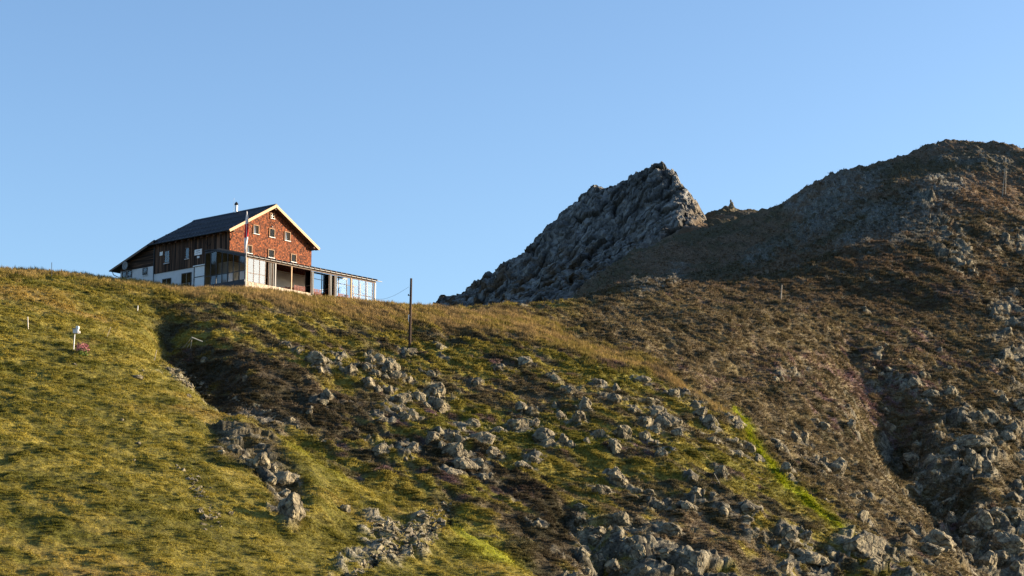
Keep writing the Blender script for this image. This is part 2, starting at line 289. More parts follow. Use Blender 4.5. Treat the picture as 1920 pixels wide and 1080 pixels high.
def streaks(x, y, z, la, lb, s, wr):
    """relief drawn out along the lie of the slope: nearly level on the left flank, steeper towards the right"""
    out = 0; c = np.clip(wr, 0, 2)
    for k, th in enumerate((10, 27, 38)):
        t = R(th); w_ = np.clip(1-np.abs(c-k), 0, 1); m = w_ > 0
        if not m.any(): continue
        xx, yy, zz = x[m], y[m], z[m]; q = np.zeros(x.shape, np.float32); q[m] = noise((xx*math.cos(t)-zz*math.sin(t))/la, (xx*math.sin(t)+zz*math.cos(t))/lb, yy/(la*2.2), s+k*7); out = out+w_*q
    return out
def cover(x, y, z):
    """land cover masks and albedo at world points"""
    px, py = proj(x, y, z); px = px.astype(np.float32); py = py.astype(np.float32)
    wn = fbm(x/9, y/9, z/5, 3, 3); wx = fbm(x/3, y/3, z/1.5, 31, 3); px2 = px+wn*20+wx*12; py2 = py+fbm(x/9, y/9, z/5, 77, 2)*16+wx*12
    G = np.interp(px, [-2000,300,330,420,560,700,830,900,1000,1060,1100,3000],[540,590,650,750,835,895,945,985,1045,1090,1200,1200])
    left = sstep(-12, 14, py2-G); left = np.maximum(left, sstep(330, 250, px2))
    far = sstep(1000, 1130, px2)*sstep(0, 30, np.interp(px, [1000,1100,1250,1380,1430,1590,1800],[640,650,700,790,850,990,1150])-py2)
    far = np.maximum(far, sstep(275, 300, y)); 
    dry = sstep(34, 6, np.abs(py2-np.interp(px,[0,250,460,700,850,960,1100,1250,1380,1430,1600],[505,528,556,580,600,606,655,702,790,850,1000]))*np.interp(px,[0,300,700,1000,1400],[2,1.6,1.0,1.0,2.0]))*sstep(1500,1330,px)
    green = np.exp(-(linedist(px2*.6+px*.4, py2*.6+py*.4, [(1375,765),(1420,838),(1465,895),(1520,945),(1590,995)])/8)**2)
    green = np.maximum(green, .65*np.exp(-(linedist(px2, py2, [(850,965),(890,1000),(960,1040)])/22)**2)); green = np.maximum(green,.3*np.exp(-(linedist(px2,py2,[(560,840),(640,880)])/22)**2))
    mt = sstep(300, 360, y)
    c = lambda *a: np.array(a, np.float32)
    n1 = fbm(x/5, y/5, z/2.2, 8, 4)[...,None]; n2 = fbm(x/1.6, y/1.6, z/.5, 9, 3)[...,None]; n3 = fbm(x/22, y/22, z/12, 21, 3)[...,None]+.0
    mixc = lambda a, b, t: a*(1-t)+b*t
    st = lambda a, b, t: sstep(a, b, t)
    wq = np.interp(px, [0,350,700,1300,1500,1900],[0,.4,1,1.3,1.9,2]).astype(np.float32); sk1 = streaks(x,y,z,4.2,.5,142,wq)[...,None]; sk2 = streaks(x,y,z,1.8,.25,143,wq)[...,None]; n1 = n1*.6+sk1*.9; n2 = n2*.5+sk2*.9
    olive = mixc(c(.095,.091,.018), c(.245,.203,.044), st(-.5,.6,n1+.3*n2)); olive = mixc(olive, c(.095,.10,.014), st(.1,.7,n3)*.5); olive = mixc(olive, c(.035,.036,.014), st(.25,.75,n2)*.8)
    straw = mixc(c(.36,.26,.12), c(.20,.165,.05), st(-.3,.5,n1+.4*n2))
    heath = mixc(c(.068,.060,.032), c(.21,.155,.11), st(-.5,.6,n1)); heath = mixc(heath, c(.21,.125,.145), st(.2,.8,n3+.7*n2)*.75)
    gul = np.maximum(pxmask(px2,py2,[(310,615),(430,620),(560,700),(700,770),(700,860),(560,810),(420,740),(340,690)],16), pxmask(px2,py2,[(700,780),(900,840),(1080,960),(1100,1080),(1000,1050),(900,930),(760,880)],16)); gul = np.maximum(gul, pxmask(px2,py2,[(390,805),(470,810),(530,850),(575,930),(560,985),(520,960),(470,880),(400,850)],10))[...,None]  # dark heather in gullies and hollows, part of their shade painted in
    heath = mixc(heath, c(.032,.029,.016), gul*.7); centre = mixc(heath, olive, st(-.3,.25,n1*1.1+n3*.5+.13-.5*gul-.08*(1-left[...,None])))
    leftc = mixc(olive, c(.26,.18,.06), st(.15,.7,n3+.4*n1)*.8)
    col = mixc(centre, leftc, left[...,None]); col = mixc(col, heath, gul*left[...,None]*.85*st(-.5,.2,n1+.4));  # shadow around the left outcrop painted as darker heath
    farh = mixc(heath, c(.13,.115,.04), st(.0,.6,n1+.2)*.6); col = mixc(col, farh, (far*(1-left))[...,None])
    col = mixc(col, straw, (dry*(.9))[...,None]*st(-.9,.1,n1+n2*.3))
    mth = mixc(c(.145,.104,.068), c(.085,.072,.042), st(-.4,.4,n1+n3)); col = mixc(col, mth, mt[...,None])
    col = mixc(col, c(.22,.25,.008), green[...,None])
    # rock and scree
    bluff = np.maximum.reduce([pxmask(px2,py2,q,16) for q in (
        [(1070,960),(1230,985),(1340,1040),(1400,1110),(1050,1110)], [(1690,800),(1790,770),(1900,800),(2000,800),(2000,1110),(1880,1110),(1780,960)],
        [(1590,980),(1690,1010),(1750,1110),(1600,1110),(1560,1010)], [(410,815),(500,835),(575,960),(540,985),(470,880)], [(1830,560),(2000,540),(2000,780),(1880,720)], [(1730,1000),(1790,985),(1810,1060),(1760,1040)],
        [(1730,370),(1850,470),(1800,520),(1720,440)],[(1850,440),(1960,420),(1960,520),(1880,500)])])
    knob = sstep(.18, .55, fbm(x/4.5, y/4.5, z/3, 55, 3)-.05)*np.maximum.reduce([pxmask(px2,py2,q,20) for q in ([(560,650),(820,660),(880,780),(1000,720),(1300,730),(1430,850),(1500,960),(1560,1110),(1050,1110),(880,880),(680,860),(580,740)], [(1640,640),(2000,560),(2000,1110),(1640,1110),(1560,960),(1420,690)])])
    scree = np.maximum.reduce([pxmask(px2,py2,q,14) for q in ([(1470,380),(1560,330),(1660,320),(1600,400),(1500,470)], [(1600,400),(1750,330),(1830,340),(1740,450),(1560,470)], [(1390,480),(1450,450),(1480,450),(1410,500)],
        [(1170,545),(1280,505),(1300,520),(1200,556)], [(1750,290),(1900,290),(1900,315),(1760,310)])])*sstep(-.35,.35,n2[...,0]+n1[...,0])
    scree = np.maximum(scree, sstep(.55,.8,n1[...,0]+.5*n2[...,0])*mt*.8)
    pale = np.maximum.reduce([pxmask(px2,py2,q,9) for q in ([(300,690),(345,695),(400,735),(392,750),(340,720)], [(690,960),(760,985),(830,945),(850,950),(800,1030),(720,1050),(650,1080),(620,1080)], [(560,800),(520,790),(420,750),(440,745),(540,785)])])*sstep(-.3,.3,n2[...,0])
    path = np.exp(-(linedist(px+wx*4, py+wx*4, [(845,945),(800,1000),(730,1030),(640,1085)])/5)**2)*.9
    rk = mixc(c(.08,.075,.06), c(.26,.235,.17), st(-.4,.5,fbm(x/1.2,y/1.2,z/1.2,91,3))[...,None][...,0] if False else st(-.4,.5,fbm(x/1.2,y/1.2,z/1.2,91,3)[...,None]))
    sc = mixc(c(.11,.115,.105), c(.23,.235,.21), st(-.3,.4,n2))
    return dict(px=px, py=py, left=left, far=far, dry=dry, mt=mt, col=col, bluff=bluff, knob=knob, scree=scree, pale=pale, path=path, rk=rk, sc=sc, green=green)
def displace(x, y, z, cv):
    a = 1-.6*cv['dry']; near_hut = sstep(26, 12, np.hypot(x-(-30), (y-243)))
    fade = 1-near_hut; mt = cv['mt']
    rough = np.clip(.5+.5*(1-cv['left']), 0, 1)
    h = .55*fbm(x/11, y/11, z/8, 41, 3)*fade
    wr = np.interp(cv['px'], [0,350,700,1300,1500,1900],[0,.4,1,1.3,1.9,2]).astype(np.float32)
    wx = .5*noise(x/3, y/3, z/3, 48); t1 = streaks(x+wx, y, z+wx*.5, 2.8, .75, 42, wr); t2 = streaks(x, y, z+wx*.3, 1.15, .32, 43, wr); t5 = noise(x/1.9, y/1.9, z/1.5, 145); t6 = noise(x/.8, y/.8, z/.6, 146); t7 = noise(x/5, y/6, z/4, 147)
    h = h+(.72*rough-.02)*t1*a*fade*(1-.3*mt)+(.26*rough+.05)*t2*a
    t3 = np.maximum(0, noise(x/.6, y/.6, z/.35, 44)); h = h+.17*t3+(.42*rough-.14)*np.maximum(t5,-.15)*fade+(.14*rough+.09)*t6+.55*(rough-.4)*t7*fade*(1-cv['dry'])
    hollow = cv['far']; h = h+hollow*(.45*fbm(x/3.6,y/3.6,z/1.4,45,2)+(1-mt)*1.5*fbm(x/13,y/16,z/6,47,2))
    h = h+mt*1.5*fbm(x/12, y/12, z/7, 46, 4)+mt*.9*streaks(x,y,z,6,1.3,49,wr+.6)
    c1, e1 = crag(x/2.8, y/2.8, z/2.2, 5); c2, e2 = crag(x/1.0, y/1.0, z/.9, 6)
    ledge = fbm(x/6, y/6, z/3.0, 62, 3)
    rock = c1*1.35+c2*.4-.35*sstep(.15, 0, e1)
    bl = cv['bluff']*sstep(-.25,.15,ledge); h = h+bl*(rock-.3)*.8; rockm = bl*sstep(.25,.5,c1+.35*noise(x/2,y/2,z/2,61))
    oc = cv['out']*(1-bl); kh = np.maximum(0, c2*.75+c1*.6-.62); h = h+oc*kh*.75+oc*.15; rockm = np.maximum(rockm, sstep(.35,.6,oc)*sstep(.05,.2,kh))
    kn = cv['knob']*(1-bl)*(1-oc); h = h+kn*kh*.8; rockm = np.maximum(rockm, kn*sstep(.1,.3,kh))
    h = h+cv['pale']*(.35*c2+.1)+cv['scree']*(.6*c2+.7*c1-.3)
    px, py = cv['px'], cv['py']
    g = np.exp(-(linedist(px, py, [(330,655),(400,740),(480,785),(590,845),(720,905),(840,952),(940,1005),(1040,1080)])/16)**2)*1.3
    g = g+np.exp(-(linedist(px,py,[(315,625),(355,650),(420,700)])/34)**2)*3.0
    g = g+np.exp(-(linedist(px, py, [(1655,800),(1740,905),(1805,985),(1880,1080)])/46)**2)*3.6+np.exp(-(linedist(px, py, [(1600,660),(1640,700),(1690,800)])/40)**2)*2.6
    g = g+np.exp(-(linedist(px, py, [(400,815),(450,830),(500,870),(540,960)])/26)**2)*.25+np.exp(-(linedist(px, py, [(1060,960),(1110,1000),(1130,1080)])/22)**2)*1.5
    h = h+.8*np.exp(-(linedist(px, py, [(460,800),(530,845),(580,900),(600,950)])/30)**2)
    h = h-g-cv['path']*.7
    cv['gap'] = np.clip(.5+t2*.7+t3*.5+.3*t1+.5*t6+.3*t5, .25, 1.15)
    k = rockm*(h+g)*.45
    return h-k*.4, rockm, k*.35, -k*.9
def finish(cv, rockm):
    col = cv['col']; m = lambda a, b, t: a*(1-t[...,None])+b*t[...,None]
    col = m(col, cv['sc'], np.clip(cv['scree'],0,1)*.85); col = m(col, np.array((.30,.28,.23),np.float32), np.clip(cv['pale'],0,1)*.8)
    col = m(col, np.array((.06,.05,.04),np.float32), np.clip(cv['path'],0,1)); col = m(col, cv['rk'], np.clip(rockm,0,1))
    return np.clip(col, .004, .8)
def grid_mesh(name, x, y, z, col, material, smooth=True):
    nr, nc = x.shape; me = bpy.data.meshes.new(name); me.vertices.add(nr*nc)
    me.vertices.foreach_set('co', np.stack([x,y,z],-1).astype(np.float32).ravel())
    i = np.arange((nr-1)*nc).reshape(nr-1,nc)[:, :-1]; q = np.stack([i,i+1,i+nc+1,i+nc],-1).reshape(-1,4).astype(np.int32)
    me.loops.add(q.size); me.polygons.add(len(q)); me.loops.foreach_set('vertex_index', q.ravel()); me.polygons.foreach_set('loop_start', np.arange(0,q.size,4,dtype=np.int32)); me.polygons.foreach_set('loop_total', np.full(len(q),4,np.int32))
    me.polygons.foreach_set('use_smooth', np.full(len(q), smooth)); me.update(calc_edges=True)
    at = me.color_attributes.new('cover','FLOAT_COLOR','POINT'); cc = np.ones((nr*nc,4),np.float32); cc[:,:3] = col.reshape(-1,3); at.data.foreach_set('color', cc.ravel())
    me.materials.append(material); o = bpy.data.objects.new(name, me); COL.objects.link(o); return o
# rocks read off the photograph: bearing and apparent size
single = {
 (592,672,46,30):'large pale block-shaped boulder, biggest at the upper left edge of the outcrop under the hut', (769,657,26,16):'wedge shaped grey rock at the foot of the dark utility pole',
 (562,658,17,20):'upright pale rock just left of the large block-shaped boulder', (541,647,14,14):'small round grey rock, uppermost left of the outcrop under the hut',
 (615,738,26,32):'tall craggy pale boulder standing alone in dark heather below the block-shaped boulder',
 (716,840,36,32):'lone pale boulder in dark heather above the gully', (810,817,24,18):'flat grey boulder left of the biggest split boulder in mid slope',
 (847,843,42,36):'big split boulder with sunlit right face in the middle of the slope', (977,571,22,13):'pale boulder sitting on the grassy crest against the dark peak', (1040,567,16,7):'low flat stone on the crest, right of the pale crest boulder',
 (1160,899,26,38):'tall leaning slab boulder with pale sunlit edge, low in the centre slope', (1152,743,32,28):'rounded boulder with streaked sunlit side near the top of the centre rib',
 (984,675,26,22):'grey boulder in a dark hollow right of the utility pole, below the straw coloured band', (544,947,44,52):'tall pitted pale rock face at the bottom of the left outcrop', (527,897,42,28):'pale blocky rock under pink heather in the left outcrop',
 (1252,1000,38,22):'broad smooth grey boulder low on the centre slope', (1620,1030,64,50):'massive grey hump of rock at the bottom beside the foot of the bright green streak', (1757,1008,54,40):'smooth pale slab on the rib edge beside the dark side gully',
 (1823,830,54,28):'broad shaded block topping the dark cliff at the right', (1826,863,36,36):'square shaded block directly under the broad top block of the right cliff', (1854,872,22,44):'narrow upright pillar of rock at the right edge of the dark cliff',
 (1895,1016,52,44):'large angular block at the lower right corner cliff', (1507,1044,64,22):'long low slab of rock with pale tip at the bottom edge', (1152,832,28,40):'upright grey boulder with sunlit rim in the centre slope rocks',
 (1670,797,30,28):'grey knob of rock at the head of the dark side gully', (1306,922,28,24):'pale sunlit triangular boulder left of the bright green streak'}
groups = [
 ('rocks of the outcrop under the utility pole', 'grey lichened rock in the crowded outcrop below left of the utility pole',
  [(599,693,22,16),(633,672,16,14),(656,693,24,22),(694,675,20,14),(710,671,20,18),(731,688,28,30),(691,690,18,16),(706,702,24,14),(690,717,26,20),(710,727,18,24),(729,727,20,24),(753,746,36,22),(744,763,32,26),(758,777,42,28),(772,779,22,22),(605,752,24,14),(752,702,22,22),(766,714,16,16),(784,746,22,18),(715,785,28,12),(579,774,10,9),(640,690,12,12),(722,706,16,14),(740,705,16,18)]),
 ('rocks right of the outcrop', 'grey rock among grass just below right of the utility pole', [(809,699,28,20),(812,738,36,24),(822,757,32,30),(824,649,14,10),(838,670,18,12),(935,690,20,16),(894,718,14,12),(800,760,16,14)]),
 ('rocks around the big split boulder', 'sunlit grey rock clustered around the big split boulder in mid slope', [(841,821,24,18),(863,827,18,18),(830,832,13,20),(885,793,26,20),(902,820,46,24),(866,803,18,16),(922,849,28,24),(933,806,22,13),(692,817,12,10),(770,838,32,26),(875,872,40,26),(850,885,30,16),(900,870,24,26),(905,893,18,16),(760,860,14,12),(872,850,20,16)]),
 ('rocks at the top of the centre rib', 'small grey rock between straw grass and heather near the top of the centre rib', [(1040,709,14,13),(1027,702,14,12),(1121,715,20,14),(1204,711,26,12),(1067,734,17,15),(1156,727,12,15),(1264,738,24,17),(1288,738,16,9)]),
 ('standing rocks of the centre slope', 'upright grey rock with sunlit right side in the middle of the centre slope', [(1097,760,19,22),(1039,757,11,20),(1052,779,17,24),(1085,782,21,24),(1184,770,17,12),(977,765,26,24),(974,796,30,24),(999,790,26,24),(1020,813,36,32),(1029,829,28,24),(1056,827,17,24),(1124,813,21,20),(1168,810,24,22),(1100,826,14,12),(1070,834,14,16)]),
 ('rocks of the long centre outcrop', 'jagged sunlit rock in the long outcrop running down right of the standing rocks', [(1220,754,28,13),(1232,771,30,26),(1254,790,38,36),(1213,790,26,26),(1210,815,26,30),(1238,846,32,28),(1270,812,18,16),(1230,830,16,16),(1225,805,20,16)]),
 ('rocks left of the green streak', 'small pale rock just left of the bright green streak on the rib edge', [(1304,760,17,15),(1329,788,24,28),(1366,779,20,16),(1385,796,22,24),(1335,799,18,16),(1404,835,28,24),(1377,828,14,12),(1385,852,20,12),(1335,824,22,14),(1315,775,18,14),(1420,858,16,14),(1375,787,14,12)]),
 ('rocks of the lower centre slope', 'grey rock half sunk in heather on the lower centre slope', [(999,860,24,24),(982,874,28,18),(1147,885,18,18),(1127,920,26,15),(1197,922,22,12),(1218,922,17,12),(1338,927,15,18),(1293,950,26,22),(1357,958,22,26),(1410,950,34,26),(1238,947,26,22),(1164,977,24,18),(1155,994,24,20),(1088,948,28,11),(1401,972,26,15),(1413,1002,26,16),(1007,980,20,20),(1088,975,22,20),(1126,997,18,18),(1300,895,18,12),(1350,885,18,20)]),
 ('rocks of the bottom bluff', 'angular rock in the dark bluff at the bottom centre edge of the picture', [(1196,1038,30,36),(1182,1019,22,20),(1210,1066,24,28),(1252,1041,26,20),(1282,1047,36,24),(1305,1052,26,40),(1280,1074,32,22),(1093,1030,22,26),(1121,1044,22,28),(1116,1016,20,20),(1150,1060,24,22),(1100,1070,22,20)]),
 ('rocks right of the green streak', 'grey rock in brown heather right of the bright green streak', [(1493,816,24,32),(1509,816,17,32),(1468,812,13,14),(1473,877,22,22),(1484,894,14,14),(1462,840,16,14),(1618,969,18,28),(1568,874,32,30),(1543,797,24,15),(1595,794,22,22),(1545,860,18,16),(1600,930,14,12),(1660,770,16,14),(1455,712,14,12),(1590,760,14,12)]),
 ('rocks at the bottom right', 'grey boulder near the bottom edge beneath the end of the green streak', [(1676,1044,24,24),(1751,1030,32,22),(1595,1019,30,30),(1534,1052,32,13),(1468,1066,32,22),(1480,1000,24,24),(1510,1003,26,20),(1475,1020,20,22),(1560,1040,20,16),(1640,1060,26,18)]),
 ('blocks of the right cliff', 'shaded angular block in the dark cliff at the lower right', [(1857,844,20,20),(1773,854,26,13),(1712,860,28,28),(1754,891,20,15),(1776,947,30,18),(1784,974,20,28),(1815,992,26,20),(1840,974,32,32),(1870,963,34,26),(1823,1024,26,36),(1851,1049,42,42),(1907,974,40,32),(1718,897,12,10),(1880,1050,26,24),(1865,1000,28,22),(1905,1060,24,24),(1800,900,24,18),(1790,840,20,14),(1720,835,18,20),(1900,930,24,20)]),
 ('rocks high on the right slope', 'small shaded rock in brown heather high on the right slope', [(1650,655,16,14),(1663,648,8,8),(1668,690,20,18),(1637,692,14,14),(1715,720,16,18),(1745,740,30,18),(1785,738,20,18),(1730,700,14,14),(1810,765,18,16),(1860,785,22,28),(1880,745,26,22),(1900,800,30,26),(1780,690,10,10),(1870,677,10,9),(1622,582,10,8),(1890,820,22,20),(1915,760,20,24),(1690,705,14,12)]),
 ('rocks of the left outcrop', 'pale broken rock in the dark hollow of the left outcrop', [(508,902,22,18),(491,860,30,40),(470,870,20,18),(440,840,26,16),(424,828,16,12),(415,850,14,10),(455,855,16,14),(512,880,16,20),(530,925,26,20)]),
 ('small stones in the left grass', 'small pale stone lying in the sunlit grass of the left flank', [(229,787,7,7),(260,832,10,5),(250,864,10,5),(344,880,8,8),(367,899,9,12),(258,708,16,8),(267,696,9,6),(140,683,6,5),(395,915,5,4),(647,955,18,14),(432,966,8,7),(349,720,10,8),(318,693,12,8),(353,742,8,7),(460,708,14,16),(382,676,10,14)]),
]
def outcrop_field(t, r, Z):
    out = np.zeros(Z.shape, np.float32); rocks = list(single)+[q for g in groups if 'stones' not in g[0] for q in g[2]]
    for a, b, w_, h_ in rocks:
        rr = ray(a, b+h_*.3); rr = rr/rr[1]; c = int(np.searchsorted(t, rr[0])); m = (Z[:,c] >= rr[2]*r) & (r > 70)
        if not m.any(): continue
        j = int(np.argmax(m)); s = r[j]/F*w_*.9+.35; x0, y0 = rr[0]*r[j], r[j]; ja, jb = np.searchsorted(r, [y0-4*s, y0+4*s]); dc = int(4*s/r[j]/(t[600]-t[599]))+1; ca, cb = max(0,c-dc), min(len(t),c+dc)
        if jb-ja < 2 or cb-ca < 2: continue
        xx = t[None,ca:cb]*r[ja:jb,None]; yy = r[ja:jb,None]; v = np.exp(-((xx-x0)**2+((yy-y0)*.8)**2)/s**2); out[ja:jb,ca:cb] = np.maximum(out[ja:jb,ca:cb], v)
    return out
# fine hillside
def build_hill():
    t = np.concatenate([np.linspace(-.42,-.30,40,endpoint=False), np.linspace(-.30,.315,1280), np.linspace(.315,.42,36)[1:]])
    r = np.concatenate([np.arange(62,90,.5), np.arange(90,300,.27), np.arange(300,520,.45), np.arange(520,600,.9), np.linspace(600,760,30)])
    T, Y = np.meshgrid(t, r); X = T*Y; Z = tps_eval(FIT, X, Y)
    cv = cover(X, Y, Z); cv['out'] = outcrop_field(t, r, Z); h, rm, ox, oy = displace(X, Y, Z, cv); col = finish(cv, rm)
    o = grid_mesh('hillside', X+ox, Y+oy, Z+h, col, M['ground']); tag(o, kind='structure')
    return t, r, X, Y, Z+h, cv, col, rm
TT, RR, HX, HY, HZ, CV, HCOL, HROCK = build_hill()
# coarse ground underneath and around, out to the horizon
gx = np.concatenate([-np.geomspace(6000,420,12), np.linspace(-400,400,101), np.geomspace(420,6000,12)]); gy = np.concatenate([-np.geomspace(6000,220,12), np.linspace(-200,800,126), np.geomspace(830,6000,12)])
GX, GY = np.meshgrid(gx, gy); GZ = tps_eval(FIT, np.clip(GX,-300,300), np.clip(GY,-30,720)); dd = np.hypot(np.maximum(np.abs(GX)-220,0), np.maximum(np.abs(GY-330)-350,0))
inside = (np.abs(GX/np.maximum(GY,1)) < .40) & (GY > 66) & (GY < 740)
k = sstep(0, 260, dd); GZ = GZ*(1-k)+(-60+10*fbm(GX/200,GY/200,GX*0,5,2)+235*np.exp(-((GX+660)/190)**2-((GY-150)/420)**2))*k-np.where(inside, 10.0, .3)-(GX > 250)*0
tag(grid_mesh('ground', GX, GY, GZ, np.ones(GX.shape+(3,),np.float32)*np.array((.08,.075,.03),np.float32), M['ground']), kind='structure')
# height lookup
def ground_z(x, y):
    t = x/y; ci = np.interp(t, TT, np.arange(len(TT))); ri = np.interp(y, RR, np.arange(len(RR)))
    c0 = int(min(max(ci,0),len(TT)-2)); r0 = int(min(max(ri,0),len(RR)-2)); fc = ci-c0; fr = ri-r0
    return float((HZ[r0,c0]*(1-fc)+HZ[r0,c0+1]*fc)*(1-fr)+(HZ[r0+1,c0]*(1-fc)+HZ[r0+1,c0+1]*fc)*fr)
def hit(px, py, ymin=70):          # where the line of sight meets the hillside
    r = ray(px, py); r = r/r[1]
    ci = np.interp(r[0], TT, np.arange(len(TT))); c0 = int(ci); z = HZ[:,c0]; m = (z >= r[2]*RR) & (RR > ymin)
    if not m.any():
        j = int(np.argmax(np.where((RR > ymin) & (RR < 300), z/RR-0, -9)))
    else: j = int(np.argmax(m))
    return np.array([r[0]*RR[j], RR[j], z[j]])
# ------------------------------------------------------------------ crag mountain behind
def build_peak():
    pk = [(620,660,655),(700,625,650),(770,600,645),(815,582,640),(860,570,638),(900,551,634),(940,528,630),(985,499,626),(1015,477,622),(1040,452,620),(1065,420,618),(1090,394,616),(1120,362,612),(1135,358,608),(1158,366,606),(1185,350,600),(1207,331,595),(1228,332,590),(1250,327,584),(1268,325,577),(1275,345,566),(1288,374,556),(1298,410,545),
      (1290,420,536),(1250,445,532),(1200,490,524),(1150,530,514),(1060,575,506),(900,600,560),(1220,400,562),(1150,420,578),(1100,470,574),(1000,530,582),(1180,460,552),(1250,370,568),(1290,380,556),(1050,520,560),(950,560,580),(1340,450,535),(1400,470,535),(1300,480,520),(900,640,575),(820,640,600),(760,680,600),(700,720,600),(600,760,630)]
    Q = [wp(*p) for p in pk]; Q += [q+np.array([9,24,-30]) for q in Q[:22]]; Q += [q+np.array([20,60,-75]) for q in Q[:22:3]]; fit = tps_fit(np.array(Q), 1e-4)
    t = np.linspace(-.12,.125,760); r = np.concatenate([np.linspace(500,660,560), np.linspace(660,700,20)[1:]])
    T, Y = np.meshgrid(t, r); X = T*Y; Z = tps_eval(fit, X, Y)
    px, py = proj(X, Y, Z); nz = fbm(X/9,Y/9,Z/9,4,3)
    bx = px+nz*14; by = py+fbm(X/9,Y/9,Z/9,14,3)*12
    rock = sstep(-10, 12, np.interp(bx,[800,900,1000,1060,1100,1180,1230,1290,1330],[592,590,578,564,535,495,456,424,412])-by)
    wv = [fbm(X/6,Y/6,Z/6,50+i,3)*.9 for i in range(3)]; X0,Y0,Z0 = X,Y,Z; X = X+wv[0]; Y = Y+wv[1]; Z = Z+wv[2]
    # jointed slabs: cells stretched along the dip
    ua = X*.70+Z*.71; ub = Z*.70-X*.71; c1,e1 = crag(ua/15, Y/12, ub/4.6, 31); c2,e2 = crag(ua/2.6+c1*0, Y/4, ub/2.4, 32); c4,e4 = crag(X/1.5, Y/3, Z/5.5, 34); c3,e3 = crag(ua/1.2, Y/1.3, ub/.7, 33); X,Y,Z = X0,Y0,Z0; gl_ = np.abs(fbm((X+.5*Z)/13,Y/13,(Z-.7*X)/30,39,4))
    h = rock*(c1*2.1+c2*.75+c4*.5+c3*.35+5.0*np.minimum(gl_,.3)-2.6-1.0*sstep(.12,0,e1)-.45*sstep(.12,0,e2))+(1-rock)*(.6*fbm(X/5,Y/5,Z/3,35,3)+.7*fbm(X/1.5,Y/1.5,Z/1,37,2)-.6)
    edge = sstep(-.12,-.10,T)*sstep(.125,.113,T); jag = rock*2.2*np.maximum(0,fbm(X/5,Y/40,Z*0,52,3)); Z2 = Z+h*.42+jag-(1-edge)*60; X = X-h*.28*rock; Y = Y-h*.75*rock
    n = fbm(X/3,Y/3,Z/3,36,3)[...,None]; s = sstep(-.5,.5,n)
    col = np.array((.085,.087,.085),np.float32)*(1-s)+np.array((.20,.20,.19),np.float32)*s
    col = col*(.55+.45*sstep(0,.18,e1)[...,None]); heath = np.array((.085,.058,.034),np.float32)*(1+.3*n)
    lit_edge = sstep(1285,1300,px+nz*8)[...,None]; col = col*(1-lit_edge*.5)+np.array((.2,.16,.11),np.float32)*lit_edge*.5  # sunlight on the right edge painted in as a paler, warmer tone
    moss = (sstep(.0,.35,fbm(X/7,Y/7,Z/3,38,4))*sstep(400,560,py+.1*(px-1000)))[...,None]; col = col*(1-moss)+heath*moss
    col = col*rock[...,None]+heath*(1-rock[...,None])
    o = grid_mesh('rock_peak', X, Y, Z2, np.clip(col,.005,1), M['peak'], False); tag(o, kind='structure')
build_peak()
# ------------------------------------------------------------------ grass and heather ground cover
def visible_weight():
    el = HZ/HY; run = np.maximum.accumulate(np.vstack([np.full((1,el.shape[1]),-9.0),el[:-1]]),0)
    de = np.clip(el-run, 0, None); de[0] = 0; dt = np.gradient(TT)[None]; wgt = de*dt
    wgt = wgt+.06*np.median(wgt[wgt>0])*(el > run-.002); inf = (TT[None] > -.29) & (TT[None] < .31) & (HY < 540)
    return np.where(inf, wgt*sstep(540,330,HY), 0)
GAP = np.clip((CV['gap']-.4)*2.0,.08,1.2)
gl_green = CV['green']
def tufts(name, n, sel, hgt, wid, nb, tint, jit, lean, label, cat, seed):
    rg = np.random.default_rng(seed); wgt = (WV*sel).ravel(); cs = np.cumsum(wgt); idx = np.searchsorted(cs, rg.random(n)*cs[-1]); idx = np.clip(idx,0,len(cs)-1)
    x = HX.ravel()[idx]+rg.normal(0,.08,n); y = HY.ravel()[idx]+rg.normal(0,.1,n); z = HZ.ravel()[idx]-.03; c = HCOL.reshape(-1,3)[idx]
    s = np.clip(y/190,.55,2.0)[:,None]*rg.uniform(.6,1.35,(n,1)); 
    a = rg.random((n,nb))*2*np.pi; rad = rg.random((n,nb))*wid*1.6*s; bx = x[:,None]+np.cos(a)*rad; by = y[:,None]+np.sin(a)*rad
    ta = a+rg.normal(0,.5,(n,nb)); ww = wid*.5*s*rg.uniform(.6,1.2,(n,nb)); dx = -np.sin(ta)*ww; dy = np.cos(ta)*ww; hh = hgt*s*rg.uniform(.5,1.15,(n,nb)); ln = lean*hh
    v = np.stack([np.stack([bx-dx,by-dy,np.broadcast_to(z[:,None],bx.shape)],-1), np.stack([bx+dx,by+dy,np.broadcast_to(z[:,None],bx.shape)],-1), np.stack([bx+np.cos(ta)*ln,by+np.sin(ta)*ln-.12*hh,z[:,None]+hh],-1)],2)
    v = v.reshape(-1,3).astype(np.float32); nf = n*nb
    me = bpy.data.meshes.new(name); me.vertices.add(nf*3); me.vertices.foreach_set('co', v.ravel()); me.loops.add(nf*3); me.polygons.add(nf)
    me.loops.foreach_set('vertex_index', np.arange(nf*3,dtype=np.int32)); me.polygons.foreach_set('loop_start', np.arange(0,nf*3,3,dtype=np.int32)); me.polygons.foreach_set('loop_total', np.full(nf,3,np.int32)); me.update(calc_edges=True)
    cc = (c*np.array(tint))[:,None,:]*rg.uniform(1-jit,1+jit,(n,1,1))*rg.uniform(.85,1.15,(n,nb,1)); cc = np.repeat(cc.reshape(-1,3),3,0); c4 = np.ones((nf*3,4),np.float32); c4[:,:3] = np.clip(cc,.004,.8)
    me.color_attributes.new('cover','FLOAT_COLOR','POINT').data.foreach_set('color', c4.ravel()); me.materials.append(M['blades'])
    o = bpy.data.objects.new(name, me); COL.objects.link(o); tag(o, label, cat, kind='stuff')
WV = visible_weight(); soft = 1-np.clip(HROCK+CV['path']+CV['pale']*.7,0,1)
gl = np.clip(CV['left']+CV['dry'],0,1)
